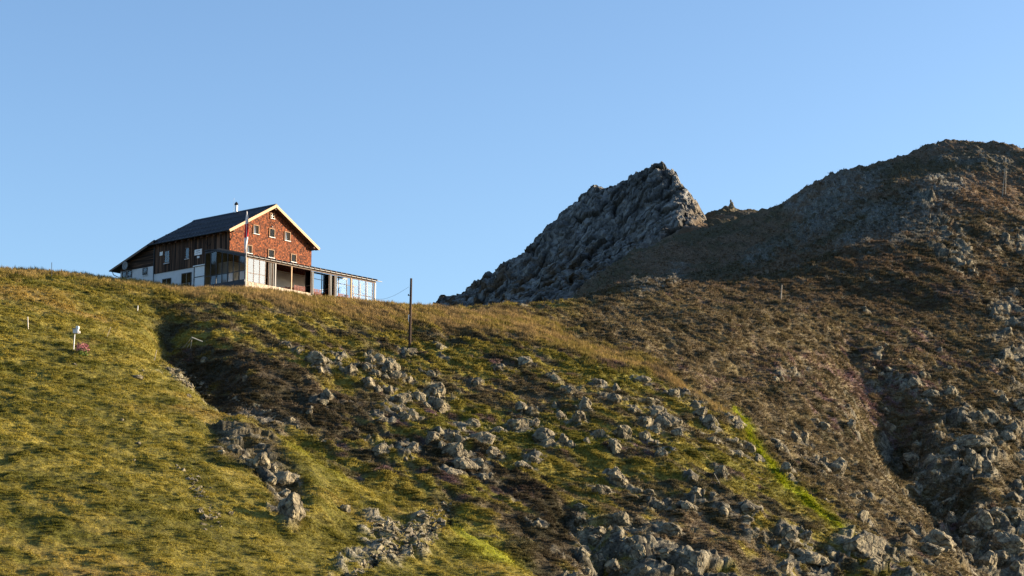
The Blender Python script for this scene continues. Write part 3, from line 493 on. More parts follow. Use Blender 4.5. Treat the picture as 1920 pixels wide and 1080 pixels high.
tufts('grass', 260000, soft*gl*GAP, .17, .06, 5, (1.3,1.25,1.0), .3, .5, 'short olive green grass over the left flank of the hill', 'grass', 1)
tufts('tall_grass', 30000, soft*CV['dry']*(1-CV['mt']), .36, .045, 6, (1.15,1.08,1.0), .3, .25, 'tall straw coloured dry grass along the crest', 'grass', 2)
tufts('heather', 210000, soft*(1-gl)*GAP, .17, .10, 6, (1.2,1.15,1.1), .3, .7, 'low brown and purple heather over the rocky slopes', 'heather', 3)
# ------------------------------------------------------------------ boulders
def rock_mesh(seed, elong=1.0):
    rg = np.random.default_rng(seed); bm = bmesh.new(); bmesh.ops.create_icosphere(bm, subdivisions=4, radius=1.0)
    co = np.array([v.co[:] for v in bm.verts]); n = 11; nr = rg.normal(size=(n,3)); nr /= np.linalg.norm(nr,axis=1)[:,None]; dd = rg.uniform(.5,.85,n)
    dt = co@nr.T; k = np.where(dt > .05, dd/np.maximum(dt,.05), 9).min(1); k = np.minimum(k, 1.0); co = co*k[:,None]
    dn = noise(co[:,0]*2.3+seed, co[:,1]*2.3, co[:,2]*2.3, seed)*.08+noise(co[:,0]*6+seed, co[:,1]*6, co[:,2]*6, seed+3)*.045
    c1,e1 = crag(co[:,0]*1.5+seed, co[:,1]*1.5, co[:,2]*1.5, seed); co = co*(1+dn+.16*(c1-.5)-.07*sstep(.12,0,e1))[:,None]
    co = (co-(co.max(0)+co.min(0))/2)/((co.max(0)-co.min(0))/2)
    for v, c in zip(bm.verts, co): v.co = c
    me = bpy.data.meshes.new('boulder'); bm.to_mesh(me); bm.free(); me.materials.append(M['rock']); return me
RM = [rock_mesh(s) for s in range(3, 15)]
def boulder(px, py, w_, h_, label, group=None, name='boulder', cat='boulder', sink=.5):
    p = hit(px, py+h_*.35); s = p[1]/F/ math.cos(PITCH)
    o = bpy.data.objects.new(name, RM[random.randrange(len(RM))]); COL.objects.link(o)
    f_ = random.choice((.8,.95,1.05,1.25)); W = w_*s*.52*f_; H = h_*s*.54*f_; o.scale = (W, (W+H)*.5*random.uniform(.8,1.15), H)
    o.rotation_euler = (random.uniform(-.25,.25), random.uniform(-.1,.35), random.choice((0,math.pi))+random.uniform(-.35,.35))
    o.location = (p[0], p[1]+H*.25, p[2]+H*(.75-sink)); return tag(o, label, cat, group)
for (a,b,c,d), lb in single.items(): boulder(a, b, c*1.05, d*1.05, lb)
SHORT = {'rocks of the outcrop under the utility pole':('grey rock','in the outcrop below the pole'), 'rocks right of the outcrop':('grey rock','right of the pole outcrop'),
 'rocks around the big split boulder':('sunlit rock','near the big split boulder'), 'rocks at the top of the centre rib':('small rock','atop the centre slope'),
 'standing rocks of the centre slope':('upright rock','in the mid slope cluster'), 'rocks of the long centre outcrop':('jagged rock','in the long centre outcrop'),
 'rocks left of the green streak':('pale rock','left of the green streak'), 'rocks of the lower centre slope':('half sunk rock','on the lower centre slope'),
 'rocks of the bottom bluff':('angular rock','in the bottom centre bluff'), 'rocks right of the green streak':('heather rock','right of the green streak'),
 'rocks at the bottom right':('grey boulder','under the green streak end'), 'blocks of the right cliff':('shaded block','in the lower right cliff'),
 'rocks high on the right slope':('shaded rock','high on the right slope'), 'rocks of the left outcrop':('broken rock','in the left grass outcrop'), 'small stones in the left grass':('pale stone','in the left grass')}
ORD = ['first','second','third','fourth','fifth','sixth','seventh','eighth','ninth']
DIRS = ['right','upper right','above','upper left','left','lower left','below','lower right']
def group_labels(L, where, noun):
    n = len(L); big = sorted(range(n), key=lambda i: -L[i][2]*L[i][3]); lab = {}; anc = {}
    def put(i, w_):
        if i not in lab: anc[i] = w_; lab[i] = '%s %s %s' % (w_, noun, where)
    put(big[0],'largest')
    for f, w_ in ((lambda q:-q[0],'rightmost'),(lambda q:q[0],'leftmost'),(lambda q:q[1],'uppermost'),(lambda q:-q[1],'lowest')): put(min(range(n), key=lambda i: f(L[i])), w_)
    put(big[-1],'smallest')
    for i in range(n):
        if i in lab: continue
        best = None
        for j, w_ in anc.items():
            sec = lambda q: int(round(math.degrees(math.atan2(-(q[1]-L[j][1]), q[0]-L[j][0]))/45)) % 8
            k = sec(L[i]); dist = lambda q: math.hypot(q[0]-L[j][0], q[1]-L[j][1])
            rank = sum(1 for m in range(n) if m != j and sec(L[m]) == k and dist(L[m]) < dist(L[i]))
            if best is None or (rank, dist(L[i])) < best[:2]: best = (rank, dist(L[i]), w_, DIRS[k])
        rank, _, w_, d = best; d = d if d in ('above','below') else d+' of'
        lab[i] = '%s %s %s the %s one %s' % (ORD[min(rank,8)], noun, d, w_, where)
    return lab
for g, lb, L in groups:
    noun, where = SHORT[g]; lab = group_labels(L, where, noun)
    for i, (a,b,c,d) in enumerate(L): boulder(a, b, c*1.08, d*1.1, lab[i], g)
# loose small stones: uncountable rubble
def rubble(name, polys, nn, smin, smax, label, seed):
    rg = np.random.default_rng(seed); mb = MB(); base = [Vector(v) for v in ((1,0,0),(-1,0,0),(0,1,0),(0,-1,0),(0,0,1),(0,0,-1))]; fs = [(0,2,4),(2,1,4),(1,3,4),(3,0,4),(2,0,5),(1,2,5),(3,1,5),(0,3,5)]
    for poly, k in polys:
        xs = [p[0] for p in poly]; ys = [p[1] for p in poly]; c = 0; tr = 0
        while c < k and tr < k*20:
            tr += 1; px = rg.uniform(min(xs),max(xs)); py = rg.uniform(min(ys),max(ys)); ins = False
            for i in range(len(poly)):
                x0,y0 = poly[i]; x1,y1 = poly[i-1]
                if (y0 > py) != (y1 > py) and px < (x1-x0)*(py-y0)/(y1-y0)+x0: ins = not ins
            if not ins: continue
            p = hit(px, py); s = rg.uniform(smin,smax)*rg.choice((1,1,1,1.8)); m = Matrix.Rotation(rg.uniform(0,6.3),3,'Z')@Matrix.Rotation(rg.uniform(-.6,.6),3,'X')
            vs = [Vector(p)+m@Vector([b[i]*s*(1,.8,.6)[i]*rg.uniform(.6,1.2)+rg.normal(0,.15)*s for i in range(3)]) for b in base]; mb.add(vs, fs); c += 1
    o = mb.build(name, M['rock']); tag(o, label, 'stones', kind='stuff')
rubble('loose_stones', [([(305,690),(345,695),(400,735),(392,748),(340,718)],130), ([(690,970),(760,985),(830,940),(855,948),(810,1025),(740,1050),(700,1030)],280), ([(560,805),(520,790),(420,750),(440,742),(540,785),(640,850)],90), ([(330,870),(380,900),(420,990),(385,1000)],60),
    ([(640,1085),(700,1040),(740,1035),(680,1080)],50), ([(1080,970),(1180,990),(1180,1080),(1090,1080)],120),([(1690,830),(1780,850),(1830,960),(1900,1080),(1850,1080)],180),([(1440,820),(1600,860),(1650,960),(1560,960)],110),([(1640,640),(1850,690),(1900,800),(1700,780)],110)],
    160, .10, .26, 'loose pale stones and rubble spilling down the slopes and gullies', 5)
# ------------------------------------------------------------------ the mountain hut
RZ = math.pi/2-A_
def fu(px, v, py=530):   # distance along the facade for a bearing, on the plane v
    r = ray(px, py); t = (CT@E_+v)/(r@E_); return float((r*t-CT)@D_)
def sv(px, u=0, py=500):
    r = ray(px, py); t = (CT@D_+u)/(r@D_); q = r*t-CT; return float(q@E_), float(q[2])
hut = empty('mountain_hut', tuple(CT), RZ, 'large alpine hut with orange shingled gable and dark roof on the grassy hilltop', 'hut')
W_ = 14.25; L_ = 14.1; sl_ = .567; zr = 11.72; ez = lambda u: zr-.32-abs(u-W_/2)*sl_
MB().box(.0,W_,.0,L_,-3,3.43).build('plaster_wall', M['plaster'], hut)
MB().prism([(0.0,3.43),(W_,3.43),(W_,ez(W_)),(W_/2,zr-.32),(0.0,ez(0))],'y',-.06,.0).build('shingle_wall', M['shingle'], hut)
b = MB().box(-.08,-.003,.0,L_+.05,3.40,ez(0)); b.box(W_,W_+.08,0,L_,3.4,ez(0)); b.build('board_wall', M['boards'], hut)
MB().prism([(0.0,3.431),(W_,3.431),(W_,ez(W_)),(W_/2,zr-.32),(0.0,ez(0))],'y',.01,L_-.01).build('rear_wall', M['boards'], hut)
HWd = 7.85; v0, v1 = -.78, 15.0
for s in (-1,1):
    c = W_/2; th = .2
    o = MB().prism([(c,zr),(c+s*HWd,zr-HWd*sl_),(c+s*HWd,zr-HWd*sl_-th),(c,zr-th)],'y',v0,v1).build('roof', M['roof'], hut)
    sm = MB()
    for k in range(25):
        v = v0+.12+k*(v1-v0-.24)/24; sm.beam((c,v,zr+.02),(c+s*HWd,v,zr-HWd*sl_+.02),.035,.05)
    sm.build('standing_seams', M['roof'], o)
    sm = MB()
    for k in range(3): vv = 0; sm.beam((c+s*(3+2*k),v0+.3,zr-(3+2*k)*sl_+.12),(c+s*(3+2*k),v1-.3,zr-(3+2*k)*sl_+.12),.04,.06)
    sm.build('snow_guard', M['metal'], o)
    MB().beam((c,v0-.035,zr-.18),(c+s*(HWd+.02),v0-.035,zr-.18-(HWd+.02)*sl_),.06,.34).build('bargeboard', M['fascia'], o)
    MB().prism([(c,zr-th-.003),(c+s*HWd,zr-HWd*sl_-th-.003),(c+s*HWd,zr-HWd*sl_-th-.08),(c,zr-th-.08)],'y',v0+.0,-.065).build('soffit', M['soffit'], o)
    MB().bar((c+s*(HWd+.05),v0,zr-HWd*sl_-.12),(c+s*(HWd+.05),v1,zr-HWd*sl_-.12),.075).build('gutter', M['metal'], o)
    pm = MB()
    for v in np.arange(1,14,1.2): pm.beam((c+s*(W_/2),v,ez(0)-.1),(c+s*HWd,v,ez(0)-.1-.7*sl_),.12,.16)
    pm.build('rafter_tails', M['soffit'], o)
MB().prism([(W_/2-.3,zr-.12),(W_/2,zr+.12),(W_/2+.3,zr-.12)],'y',v0-.05,v1+.05).build('ridge_cap', M['roof'], hut)
# purlin heads and the brace below the left eave
for u in (.12, W_/2, W_-.12):
    MB().box(u-.12,u+.12,v0+.06,-.063,ez(u)-.36,ez(u)-.1).build('purlin_end', M['soffit'], hut)
MB().beam((.15,-.08,6.1),(.15,-.42,6.75),.1,.1).build('eave_brace', M['soffit'], hut)
# rear lean-to
an = MB().box(.15,W_-.3,L_,21.2,-.5,4.55).build('lean_to_wall', M['plaster'], hut)
MB().prism([(L_,4.551),(21.2,4.551),(21.2,5.35),(L_,7.6)],'x',.12,W_-.3).build('lean_to_boarding', M['hboards'], hut)
o = MB().prism([(L_-.3,7.62),(22.5,4.72),(22.5,4.87),(L_-.3,7.80)],'x',-.55,W_+.2).build('lean_to_roof', M['roof'], hut)
MB().beam((-.575,L_-.2,7.53),(-.575,22.5,4.70),.05,.24).build('verge_board', M['rafter'], o)
MB().bar((-.6,22.6,4.72),(W_+.2,22.6,4.72),.08).build('gutter', M['metal'], o)
g = MB().bar((-.1,22.55,4.66),(-.1,22.3,4.25),.05).bar((-.1,22.3,4.25),(-.05,21.4,3.85),.05).bar((-.05,21.4,3.85),(-.05,21.4,2.5),.05); g.build('drainpipe', M['metal'], o)
MB().bar((-.2,L_+.0,7.1),(-.2,L_+.0,0),.06).build('drainpipe', M['metal'], hut)
def win_front(u0,u1,z0,z1, tilt=0, muntin=False, trim=True):
    f = MB(); t = .10
    f.box(u0-t,u0,-.16,-.061,z0-t,z1+t).box(u1,u1+t,-.16,-.061,z0-t,z1+t).box(u0,u1,-.16,-.061,z1,z1+t)
    o = f.build('window', M['frame'], hut)
    MB().box(u0-.002,u1+.002,-.075,-.062,z0,z1).build('dark_opening', M['black'], o)
    MB().box(u0-t-.02,u1+t+.02,-.22,-.061,z0-.07,z0-.002).build('sill', M['white'], o)
    if tilt:
        MB().add([(u0+.03,-.10,z0+.03),(u0+.03+.42*(u1-u0),-.13,z0+.03),(u0+.03+.12,-.13,z1-.03),(u0+.03,-.10,z1-.03)],[(0,1,2,3)]).build('pane', M['sheen'], o)
    else: MB().box(u0+.02,u1-.02,-.09,-.078,z0+.02,z1-.02).build('pane', M['darkglass'], o)
    if muntin: MB().box((u0+u1)/2-.03,(u0+u1)/2+.03,-.11,-.092,z0,z1).box(u0,u1,-.11,-.093,(z0+z1)/2-.03,(z0+z1)/2+.03).build('glazing_bar', M['white'], o)
win_front(3.95,4.75,7.55,8.6,1); win_front(6.7,7.5,7.55,8.6); win_front(9.4,10.25,7.52,8.6,1)
win_front(2.9,3.65,4.9,5.85,1,); win_front(6.6,7.5,4.9,5.85); win_front(10.6,11.4,4.9,5.85); win_front(6.83,7.38,10.0,10.6,0,True)
def win_side(v0,v1,z0,z1, frame='frame', bars=True, u=-.085, name='window'):
    f = MB(); t = .09
    f.box(u-.08,u,v0-t,v0,z0-t,z1+t).box(u-.08,u,v1,v1+t,z0-t,z1+t).box(u-.08,u,v0,v1,z1,z1+t).box(u-.08,u,v0,v1,z0-t,z0)
    o = f.build(name, M[frame], hut); MB().box(u-.02,u-.003,v0,v1,z0,z1).build('dark_opening', M['black'], o); MB().box(u-.035,u-.024,v0,v1,z0,z1).build('pane', M['glass'], o)
    if bars: MB().box(u-.06,u-.037,(v0+v1)/2-.025,(v0+v1)/2+.025,z0,z1).box(u-.06,u-.038,v0,v1,z0+(z1-z0)*.5-.02,z0+(z1-z0)*.5+.02).build('glazing_bar', M['bleached'], o)
    MB().box(u-.14,u-.081,v0-.12,v1+.12,z0-t-.06,z0-t-.002).build('sill', M['white'], o); return o
win_side(11.2,12.1,4.6,6.1,'soffit'); win_side(7.4,8.05,4.7,6.0,'soffit',False)
win_side(10.9,12.4,1.0,2.45,'metal',True,-.003); d_ = win_side(7.0,8.7,.2,2.75,'metal',True,-.003,'door'); MB().box(-.16,-.08,7.15,7.2,1.1,1.5).build('handle', M['steel'], d_)
for a, b in ((20.0,20.75),(18.9,19.6),(15.8,16.55)): win_side(a,b,3.6,4.4,'metal',False,.147)
# extras on the walls
def child_box(nm, *a, m='white'): return MB().box(*a).build(nm, M[m], hut)
sg = child_box('sign_board', -.17,-.10,4.95,6.3,4.86,5.58); MB().box(-.18,-.171,5.3,5.95,5.33,5.42).box(-.18,-.171,5.15,6.1,5.1,5.15).build('lettering', M['dish'], sg)
child_box('small_sign', -.16,-.10,5.4,5.8,4.45,4.72); q = sv(304,0,476); child_box('small_sign', -.16,-.10,q[0]-.28,q[0]+.28,q[1]-.25,q[1]+.25)
an_ = MB()
def antler(m, x, y, z, ax, s):
    for sg_ in (-1,1):
        p = [Vector((0,0,0)),Vector((.25*sg_,0,.12)),Vector((.42*sg_,0,.42)),Vector((.30*sg_,0,.68))]
        q_ = [Vector((x,y,z))+ (Vector((a[0]*s,0,a[2]*s)) if ax=='u' else Vector((0,a[0]*s,a[2]*s))) for a in p]
        for a,b_ in zip(q_[:-1],q_[1:]): m.bar(a,b_,.035,.025,5)
antler(an_, 7.1,-.2,9.0,'u',.9); an_.build('antlers', M['black'], hut); MB().bar((7.1,-.07,9.0),(7.1,-.25,8.85),.09,.05).build('skull_mount', M['white'], hut)
an_ = MB(); q = sv(393,0,459); antler(an_,-.2,q[0],q[1]-.2,'v',1.2); an_.build('antlers', M['black'], hut)
# chimney
q = sv(443, W_/2, 392); ch = MB().bar((W_/2,q[0],zr-.3),(W_/2,q[0],zr+.95),.2,.2,14).build('chimney', M['steel'], hut)
MB().bar((W_/2,q[0],zr+.97),(W_/2,q[0],zr+1.15),.25,.25,14).bar((W_/2,q[0],zr+1.15),(W_/2,q[0],zr+1.42),.25,.06,14).build('chimney_cowl', M['black'], ch)
MB().bar((W_/2,q[0]+.5,zr),(W_/2,q[0]+.5,zr+2.0),.02).build('lightning_rod', M['steel'], hut)
# satellite dish
dm = MB(); N = 20; vs = [(-.62,19.2,5.0)]
for i in range(1,5):
    for k in range(N): t = 2*math.pi*k/N; rr = .56*i/4; vs.append((-.62-.14*(i/4)**2, 19.2+rr*math.cos(t), 5.0+rr*math.sin(t)))
fs = [(0,1+k,1+(k+1)%N) for k in range(N)]+[(1+(i-1)*N+k,1+i*N+k,1+i*N+(k+1)%N,1+(i-1)*N+(k+1)%N) for i in range(1,4) for k in range(N)]
ds = dm.add(vs,fs).build('satellite_dish', M['dish'], hut, True); m_ = ds.modifiers.new('t','SOLIDIFY'); m_.thickness = .03
MB().bar((.14,19.2,4.9),(-.6,19.2,5.0),.04).bar((-.7,19.2,4.5),(-1.1,19.2,5.0),.02).build('dish_arm', M['metal'], ds)
# ------------------------------------------------------------------ terrace shelter
V0 = -5.5; U0 = -2.25; U1 = 20.6; ZT = 3.1; ZB = 4.5; FL = -.3
ter = empty('glazed_terrace', tuple(CT), RZ, 'long open glazed terrace shelter with flat dark roof along the front of the hut', 'terrace')
rs = (ZB-ZT)/5.5
MB().prism([(V0-.35,ZT-.35*rs+.02),(-.3,ZB-.3*rs),(-.3,ZB-.3*rs+.08),(V0-.35,ZT-.35*rs+.10)],'x',U0-.15,U1+.1).build('roof', M['metal'], ter)
MB().prism([(-.299,ZB-.3*rs),(1.9,ZB+.1),(1.9,ZB+.18),(-.299,ZB-.3*rs+.08)],'x',U0-.15,-.1).build('side_roof', M['metal'], ter)
for i in range(25):
    u = U0+i*(U1-U0)/24
    MB().beam((u,V0-.4,ZT-.40*rs+.16),(u,-.35,ZB-.35*rs+.16),.12,.26).build('rafter', M['rafter'], ter)
MB().box(U0-.1,U1+.1,V0-.08,V0+.1,ZT-.26,ZT-.02).build('front_beam', M['rafter'], ter)
SZ = lambda v: ZT-.05+(min(v,-.3)-V0)*rs
MB().prism([(V0+.1,SZ(V0+.1)-.14),(-.3,SZ(-.3)-.14),(1.9,SZ(0)-.14),(1.9,SZ(0)+.04),(-.3,SZ(-.3)+.04),(V0+.1,SZ(V0+.1)+.04)],'x',U0-.09,U0+.09).build('side_beam', M['metal'], ter)
MB().box(U0,U1,V0,-.07,-2.5,FL).build('floor_slab', M['floor'], ter)
MB().box(U0-.12,fu(580,V0),V0-.25,V0-.003,-3.2,-.12).build('stone_base_wall', M['stone'], ter)
MB().box(U0-.12,U0-.003,V0,1.9,-2.5,.12).build('base_panel', M['metal'], ter)
def post(px, m, wd=.13, nm='post'): u = fu(px,V0); return MB().box(u-wd/2,u+wd/2,V0-.085,V0+.085,FL,ZT-.262).build(nm, M[m], ter)
for px in (461.5,546,658): post(px,'fascia')
MB().box(U1-.08,U1+.08,V0-.085,V0+.085,-1.6,ZT-.262).build('post', M['white'], ter)
for px in (515.5,): post(px,'metal',.2)
def glazing(px0,px1,n,m,fr='rafter',z0=-.1,midz=1.05):
    a = fu(px0,V0); b_ = fu(px1,V0); o = MB().box(a,b_,V0-.012,V0+.0,z0,ZT-.262).build('glass_panel', M[m], ter); f = MB()
    for i in range(n+1): u = a+(b_-a)*i/n; f.box(u-.045,u+.045,V0-.04,V0+.03,z0,ZT-.263)
    f.box(a,b_,V0-.036,V0+.026,z0,z0+.08).box(a,b_,V0-.036,V0+.026,midz-.035,midz+.035); f.build('mullion', M[fr], o)
glazing(463.5,497,3,'sheen','rafter'); glazing(660,698.5,3,'clear','rafter',-1.0,.9)
for px, n in ((503,2),(510,1),(583,2),(617,2),(627,2)):   # folded-back glass leaves
    for k in range(n+1):
        u = fu(px,V0)+k*.22; o = MB().box(u-.01,u+.01,V0+.05,V0+1.0,-.2,ZT-.3).build('folded_glass_leaf', M['darkglass'], ter)
        MB().box(u-.035,u+.035,V0+.0,V0+.05,-.2,ZT-.3).box(u-.035,u+.035,V0+1.0,V0+1.06,-.2,ZT-.3).box(u-.035,u+.035,V0+.05,V0+1.0,.9,.97).build('leaf_frame', M['metal'] if k%3 else M['rafter'], o)
# side glazing, left end
pm = MB()
for i in range(7):
    a_ = V0+.08+i*(1.85-V0-.1)/7+.04; b_ = a_+(1.85-V0-.1)/7-.08
    for z0, z1, z2 in ((.12,1.27,1.27),(1.31,SZ(a_)-.16,SZ(b_)-.16)):
        t1_, t2_ = random.uniform(-.02,.02), random.uniform(-.03,.03); X_ = U0-.006
        pm.add([(X_-t1_,a_,z0),(X_+t1_*.2,b_,z0),(X_+t1_+t2_,b_,z2),(X_+t2_,a_,z1)],[(0,1,2,3)])
o = pm.build('glass_panel', M['glass'], ter); f = MB()
for i in range(8): v = V0+.08+i*(1.85-V0-.1)/7; f.box(U0-.05,U0+.04,v-.05,v+.05,.1,SZ(v)-.14)
f.box(U0-.045,U0+.035,V0+.05,1.85,1.25,1.33).box(U0-.045,U0+.035,V0+.05,1.85,.1,.2); f.build('mullion', M['metal'], o)
MB().box(U0,-.06,1.86,1.94,-.5,ZB+.05).build('rear_end_wall', M['metal'], ter)
MB().box(-.10,-.002,2.1,6.3,-.5,3.38).build('entrance_panel', M['white'], ter)
f = MB()
for v in (2.1,4.3,6.3): f.box(-.16,-.101,v-.05,v+.05,-.5,3.4)
f.box(-.155,-.101,2.1,6.3,2.0,2.08).box(-.155,-.101,2.1,6.3,.5,.6); f.build('entrance_frame', M['metal'], ter)
MB().box(-.3,-.1,2.0,6.4,3.4,3.52).build('entrance_canopy', M['white'], ter)
# back glazing of the part that projects past the house, and right end
a = W_+.15; o = MB().box(a,U1,-.35,-.34,.9,ZB-.45).build('glass_panel', M['clear'], ter); f = MB()
for i in range(5): u = a+(U1-a)*i/4; f.box(u-.05,u+.05,-.39,-.30,FL,ZB-.4)
f.box(a,U1,-.385,-.305,.82,.9).box(a,U1,-.385,-.305,ZB-.62,ZB-.42); f.build('mullion', M['metal'], o)
MB().box(a,U1,-.37,-.32,FL,.82).build('back_parapet', M['redwood'], ter)
o = MB().box(U1-.012,U1,V0+.1,-.4,.0,ZT-.1).build('glass_panel', M['clear'], ter); f = MB()
for i in range(5): v = V0+.15+i*1.25; f.box(U1-.05,U1+.04,v-.04,v+.04,FL,ZT)
f.build('mullion', M['bleached'], o)
MB().beam((U1+.1,V0-.3,ZT-.0),(U1+1.0,V0-.3,ZT-.0),.12,.06).build('gutter_spout', M['metal'], ter)
MB().box(U0+.3,U1-.3,-2.6,-2.5,FL+2.9,FL+2.95).build('light_rail', M['bleached'], ter)
# furniture under the roof
def mk_table(label, u, v):
    p = loc(u,v,FL); t = empty('terrace_table', tuple(p), RZ, label, 'table', 'tables under the terrace roof')
    MB().box(-1.0,1.0,-.4,.4,.72,.77).build('tabletop', M['redwood'], t)
    for sx in (-.85,.85):
        for sy in (-.3,.3): MB().box(sx-.04,sx+.04,sy-.04,sy+.04,0,.719).build('leg', M['metal'], t)
    return t
def mk_chair():
    t = empty('terrace_chair'); MB().box(-.22,.22,-.22,.22,.43,.47).build('seat', M['redwood'], t)
    b_ = MB()
    for k in range(5): b_.box(-.2+k*.09,-.16+k*.09,.20,.23,.471,.95)
    b_.box(-.22,.22,.195,.235,.951,1.0); b_.build('backrest', M['redwood'], t)
    for sx in (-.19,.19):
        for sy in (-.19,.19): MB().box(sx-.02,sx+.02,sy-.02,sy+.02,0,.429).build('leg', M['redwood'], t)
    return t
def copy_tree(o, parent=None):
    c = o.copy(); COL.objects.link(c); c.parent = parent
    for ch in [x for x in list(bpy.data.objects) if x.parent == o]: copy_tree(ch, c)
    return c
proto = mk_chair(); first = True; used = False
spots = [('behind the left open bay',7.4),('behind the middle post',10.2),('right of the middle post',13.0),('in the sky-backed bay',15.2),('by the right glazing',17.4)]
for lab, u in spots:
    for row, v in enumerate((-4.2,-1.9)):
        rn = 'front' if row == 0 else 'back'
        mk_table('red brown slatted table in the '+rn+' row '+lab, u, v)
        for dx in (-.75,-.25,.25,.75):
            for sgn in (-1,1):
                c = proto if not used else copy_tree(proto); used = True
                c.location = tuple(loc(u+dx, v+sgn*.62, FL)); c.rotation_euler = (0,0,RZ+(0 if sgn > 0 else math.pi)+random.uniform(-.12,.12))
                k_ = int(round((dx+.75)/.5)); tag(c, 'red chair %s, %s side of %s row table %s' % (('at left end','second from left','third from left','at right end')[k_], 'far' if sgn > 0 else 'near', rn, lab), 'chair', 'chairs under the terrace roof')
# flagpole with limp flag
fp = loc(-2.7,-6.1,0); gz = ground_z(fp[0],fp[1]); top = wp(463,398,fp[1]); fl = empty('flagpole', (fp[0],fp[1],gz-.3), 0, 'white flagpole with limp red and white flag in front of the gable', 'flagpole')
H = top[2]-gz+.3; MB().bar((0,0,0),(top[0]-fp[0],0,H),  .042,.03,10).build('pole', M['white'], fl)
MB().bar((top[0]-fp[0],0,H),(top[0]-fp[0],0,H+.12),.06,.03).build('finial', M['white'], fl)
def banner():
    z1 = H-.1; n = 40; bands = [(0,.28,'cloth'),(.28,.62,'red'),(.62,1,'cloth')]; Lb = 5.0
    # the flag hangs in folds: stripes run down it as it drapes
    for a0,a1,mm in bands:
        m = MB(); vs = []; K = 9
        for i in range(n+1):
            z = z1-Lb*(a0+(a1-a0)*i/n); tt = (z1-z)/Lb
            for j in range(K):
                s = j/(K-1); wdt = .14+.34*math.sin(math.pi*min(1,tt*1.05))**.6; vs.append((top[0]-fp[0]-.02-(tt*.1)+(s-.35)*wdt, .09*math.sin(s*9+tt*7), z+.15*s))
        fs = [(i*K+j,i*K+j+1,(i+1)*K+j+1,(i+1)*K+j) for i in range(n) for j in range(K-1)]
        m.add(vs,fs); o = m.build('flag', M[mm], fl, True)
banner()
# ------------------------------------------------------------------ poles, stakes and small things on the hill
b0 = hit(768,652); t0 = wp(771,522,b0[1]); up = empty('utility_pole', (b0[0],b0[1],b0[2]-.4), 0, 'tall dark wooden utility pole standing on the slope right of the terrace', 'utility pole')
MB().bar((0,0,0),(t0[0]-b0[0],0,t0[2]-b0[2]+.4),.17,.13,12).build('shaft', M['pole'], up)
MB().bar((t0[0]-b0[0]-.3,0,t0[2]-b0[2]-1.6),(t0[0]-b0[0],0,t0[2]-b0[2]-1.6),.03).bar((t0[0]-b0[0]-.3,0,t0[2]-b0[2]-1.65),(t0[0]-b0[0]-.3,0,t0[2]-b0[2]-1.45),.07).build('insulator', M['metal'], up)
c0 = wp(766.5,538,b0[1]); c1 = loc(U1+.4,-1.0,3.0); m = MB(); pr = None
for i in range(15):
    t = i/14; q = c0*(1-t)+c1*t; q = Vector(q)-Vector((0,0,1.6*math.sin(math.pi*t)));
    if pr is not None: m.bar(pr,q,.013,n=5)
    pr = q
tag(m.build('cable', M['metal']), 'thin sagging cable running from the utility pole toward the terrace', 'cable')
def stake(px,py0,px1,py1,r,m,name,label,cat,group=None):
    b_ = hit(px,py0); t_ = wp(px1,py1,b_[1]); o = MB().bar((0,0,-.25),(t_[0]-b_[0],0,t_[2]-b_[2]),r,r*.9,10).build(name, M[m]); o.location = b_; return tag(o, label, cat, group)
stake(53,617,52,594,.055,'post','marker_post','white marker post standing in the grass at the far left','post')
stake(258,583,258.6,573,.05,'white','marker_post','short white marker post high on the slope below the lean-to','post')
stake(766.5,607,766.5,590,.08,'white','marker_post','white marker post just left of the dark utility pole','post')
stake(199,631,208,613,.03,'bleached','wooden_stake','leaning thin pale stake in the grass right of the instrument post','stake')
stake(288,677,294,656,.035,'bleached','wooden_stake','leaning pale stake at the left edge of the dark hollow','stake')
stake(97,519,97,492,.035,'metal','mast','thin dark mast rising behind the left crest against the sky','mast')
stake(1464,562,1466,534,.12,'bleached','wooden_pole','short weathered pole on the shaded shoulder of the right slope','pole')
stake(1353,908,1339,888,.035,'bleached','dead_branch','bare pale dead branch leaning among rocks left of the green streak','branch')
# broken fence in the hollow
h0 = hit(366,650); bf = empty('broken_fence', tuple(h0), 0, 'collapsed pale fence rails with trailing wire in the dark hollow', 'fence'); sc_ = h0[1]/F
MB().bar((-.4,0,1.0),(.75,.1,.55),.05,.05).build('rail', M['post'], bf); MB().bar((-.35,.0,.95),(-.5,.1,-.2),.035).build('post', M['bleached'], bf)
MB().bar((-.4,0,.95),(-1.3,.1,-.1),.02).bar((-.3,0,.8),(-.95,0,-.25),.02).build('wire', M['bleached'], bf)
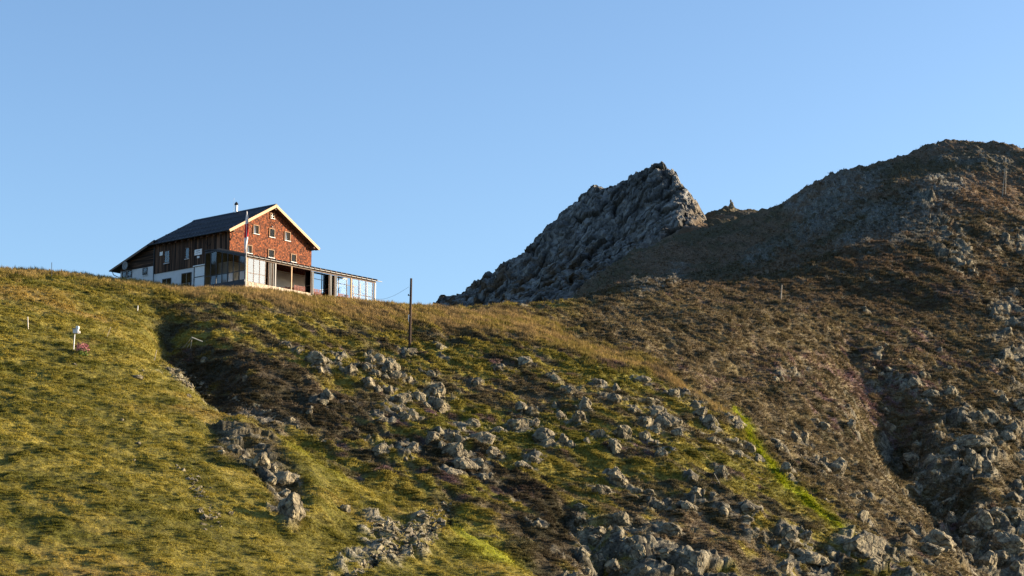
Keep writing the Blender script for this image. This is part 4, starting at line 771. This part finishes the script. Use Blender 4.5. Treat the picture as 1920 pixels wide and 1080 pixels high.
# instrument post: a box with a smaller housing on top, on a thin post
b0 = hit(138,656); t0 = wp(140,625,b0[1]); hh = t0[2]-b0[2]; ip = empty('instrument_post', tuple(b0), 0, 'white post carrying two pale weathered instrument boxes above pink flowers', 'instrument post')
MB().bar((0,0,-.2),(.05,0,hh),.045).build('post', M['white'], ip)
MB().box(-.1,.38,-.16,.16,hh-.02,hh+.36).build('instrument_box', M['plaster'], ip, bevel=.03); MB().box(.14,.42,-.13,.13,hh+.37,hh+.66).build('upper_box', M['white'], ip, bevel=.03)
MB().box(.38,.52,-.08,.08,hh+.0,hh+.2).build('lens_housing', M['white'], ip, bevel=.02); MB().box(-.16,.14,-.18,.14,hh+.36,hh+.44).build('lid', M['dish'], ip)
# pink flowering herb beside it
b0 = hit(156,668); fw = empty('flowering_herb', tuple(b0), 0, 'clump of pink flowering willowherb beside the instrument post', 'plant')
for nm, mt_, z0, z1, rr, n in (('foliage','leaf',0,.75,.55,420),('blossom','pinkflower',.55,1.35,.6,420)):
    m = MB()
    for i in range(n):
        a = random.uniform(0,6.28); q = rr*math.sqrt(random.random()); z = random.uniform(z0,z1)*(1-.25*q/rr); p = Vector((q*math.cos(a)-.1,q*math.sin(a),z)); s = random.uniform(.04,.09)
        d1 = Vector((random.gauss(0,1),random.gauss(0,1),random.gauss(0,1))).normalized()*s; d2 = Vector((random.gauss(0,1),random.gauss(0,1),random.gauss(.5,1))).normalized()*s*1.4
        m.add([p-d1,p+d1,p+d2],[(0,1,2)])
    m.build(nm, M[mt_], fw)
# cable mast high on the right
b0 = hit(1883,368); am = empty('lift_mast', (b0[0],b0[1],b0[2]-.5), 0, 'twin legged pale mast with crossarm high on the right ridge', 'mast'); s = b0[1]/F; hh = 53*s
for dx in (-.45,.25): MB().bar((dx,0,0),(dx*.4+5*s,0,hh+.5),.11,.09).build('leg', M['bleached'], am)
MB().box(5*s-.75,5*s+.75,-.08,.08,hh+.2,hh+.36).build('crossarm', M['bleached'], am)
# cairn on the small summit
c0 = wp(1371,391,567); gz = ground_z(c0[0],c0[1]); cn = empty('cairn', (c0[0],c0[1],gz-.2), 0, 'pointed stone cairn on the small summit right of the rock peak', 'cairn')
z = -.3
for i,(r_,h_) in enumerate(((3.4,1.4),(2.5,1.3),(1.8,1.2),(1.2,1.1),(.6,1.1))):
    o = bpy.data.objects.new('stone', RM[i]); COL.objects.link(o); o.parent = cn; o.scale = (r_*.48,r_*.46,h_*.6); o.location = (random.uniform(-.2,.2),0,z+h_/2); o.rotation_euler = (0,0,i*1.3); z += h_*.68
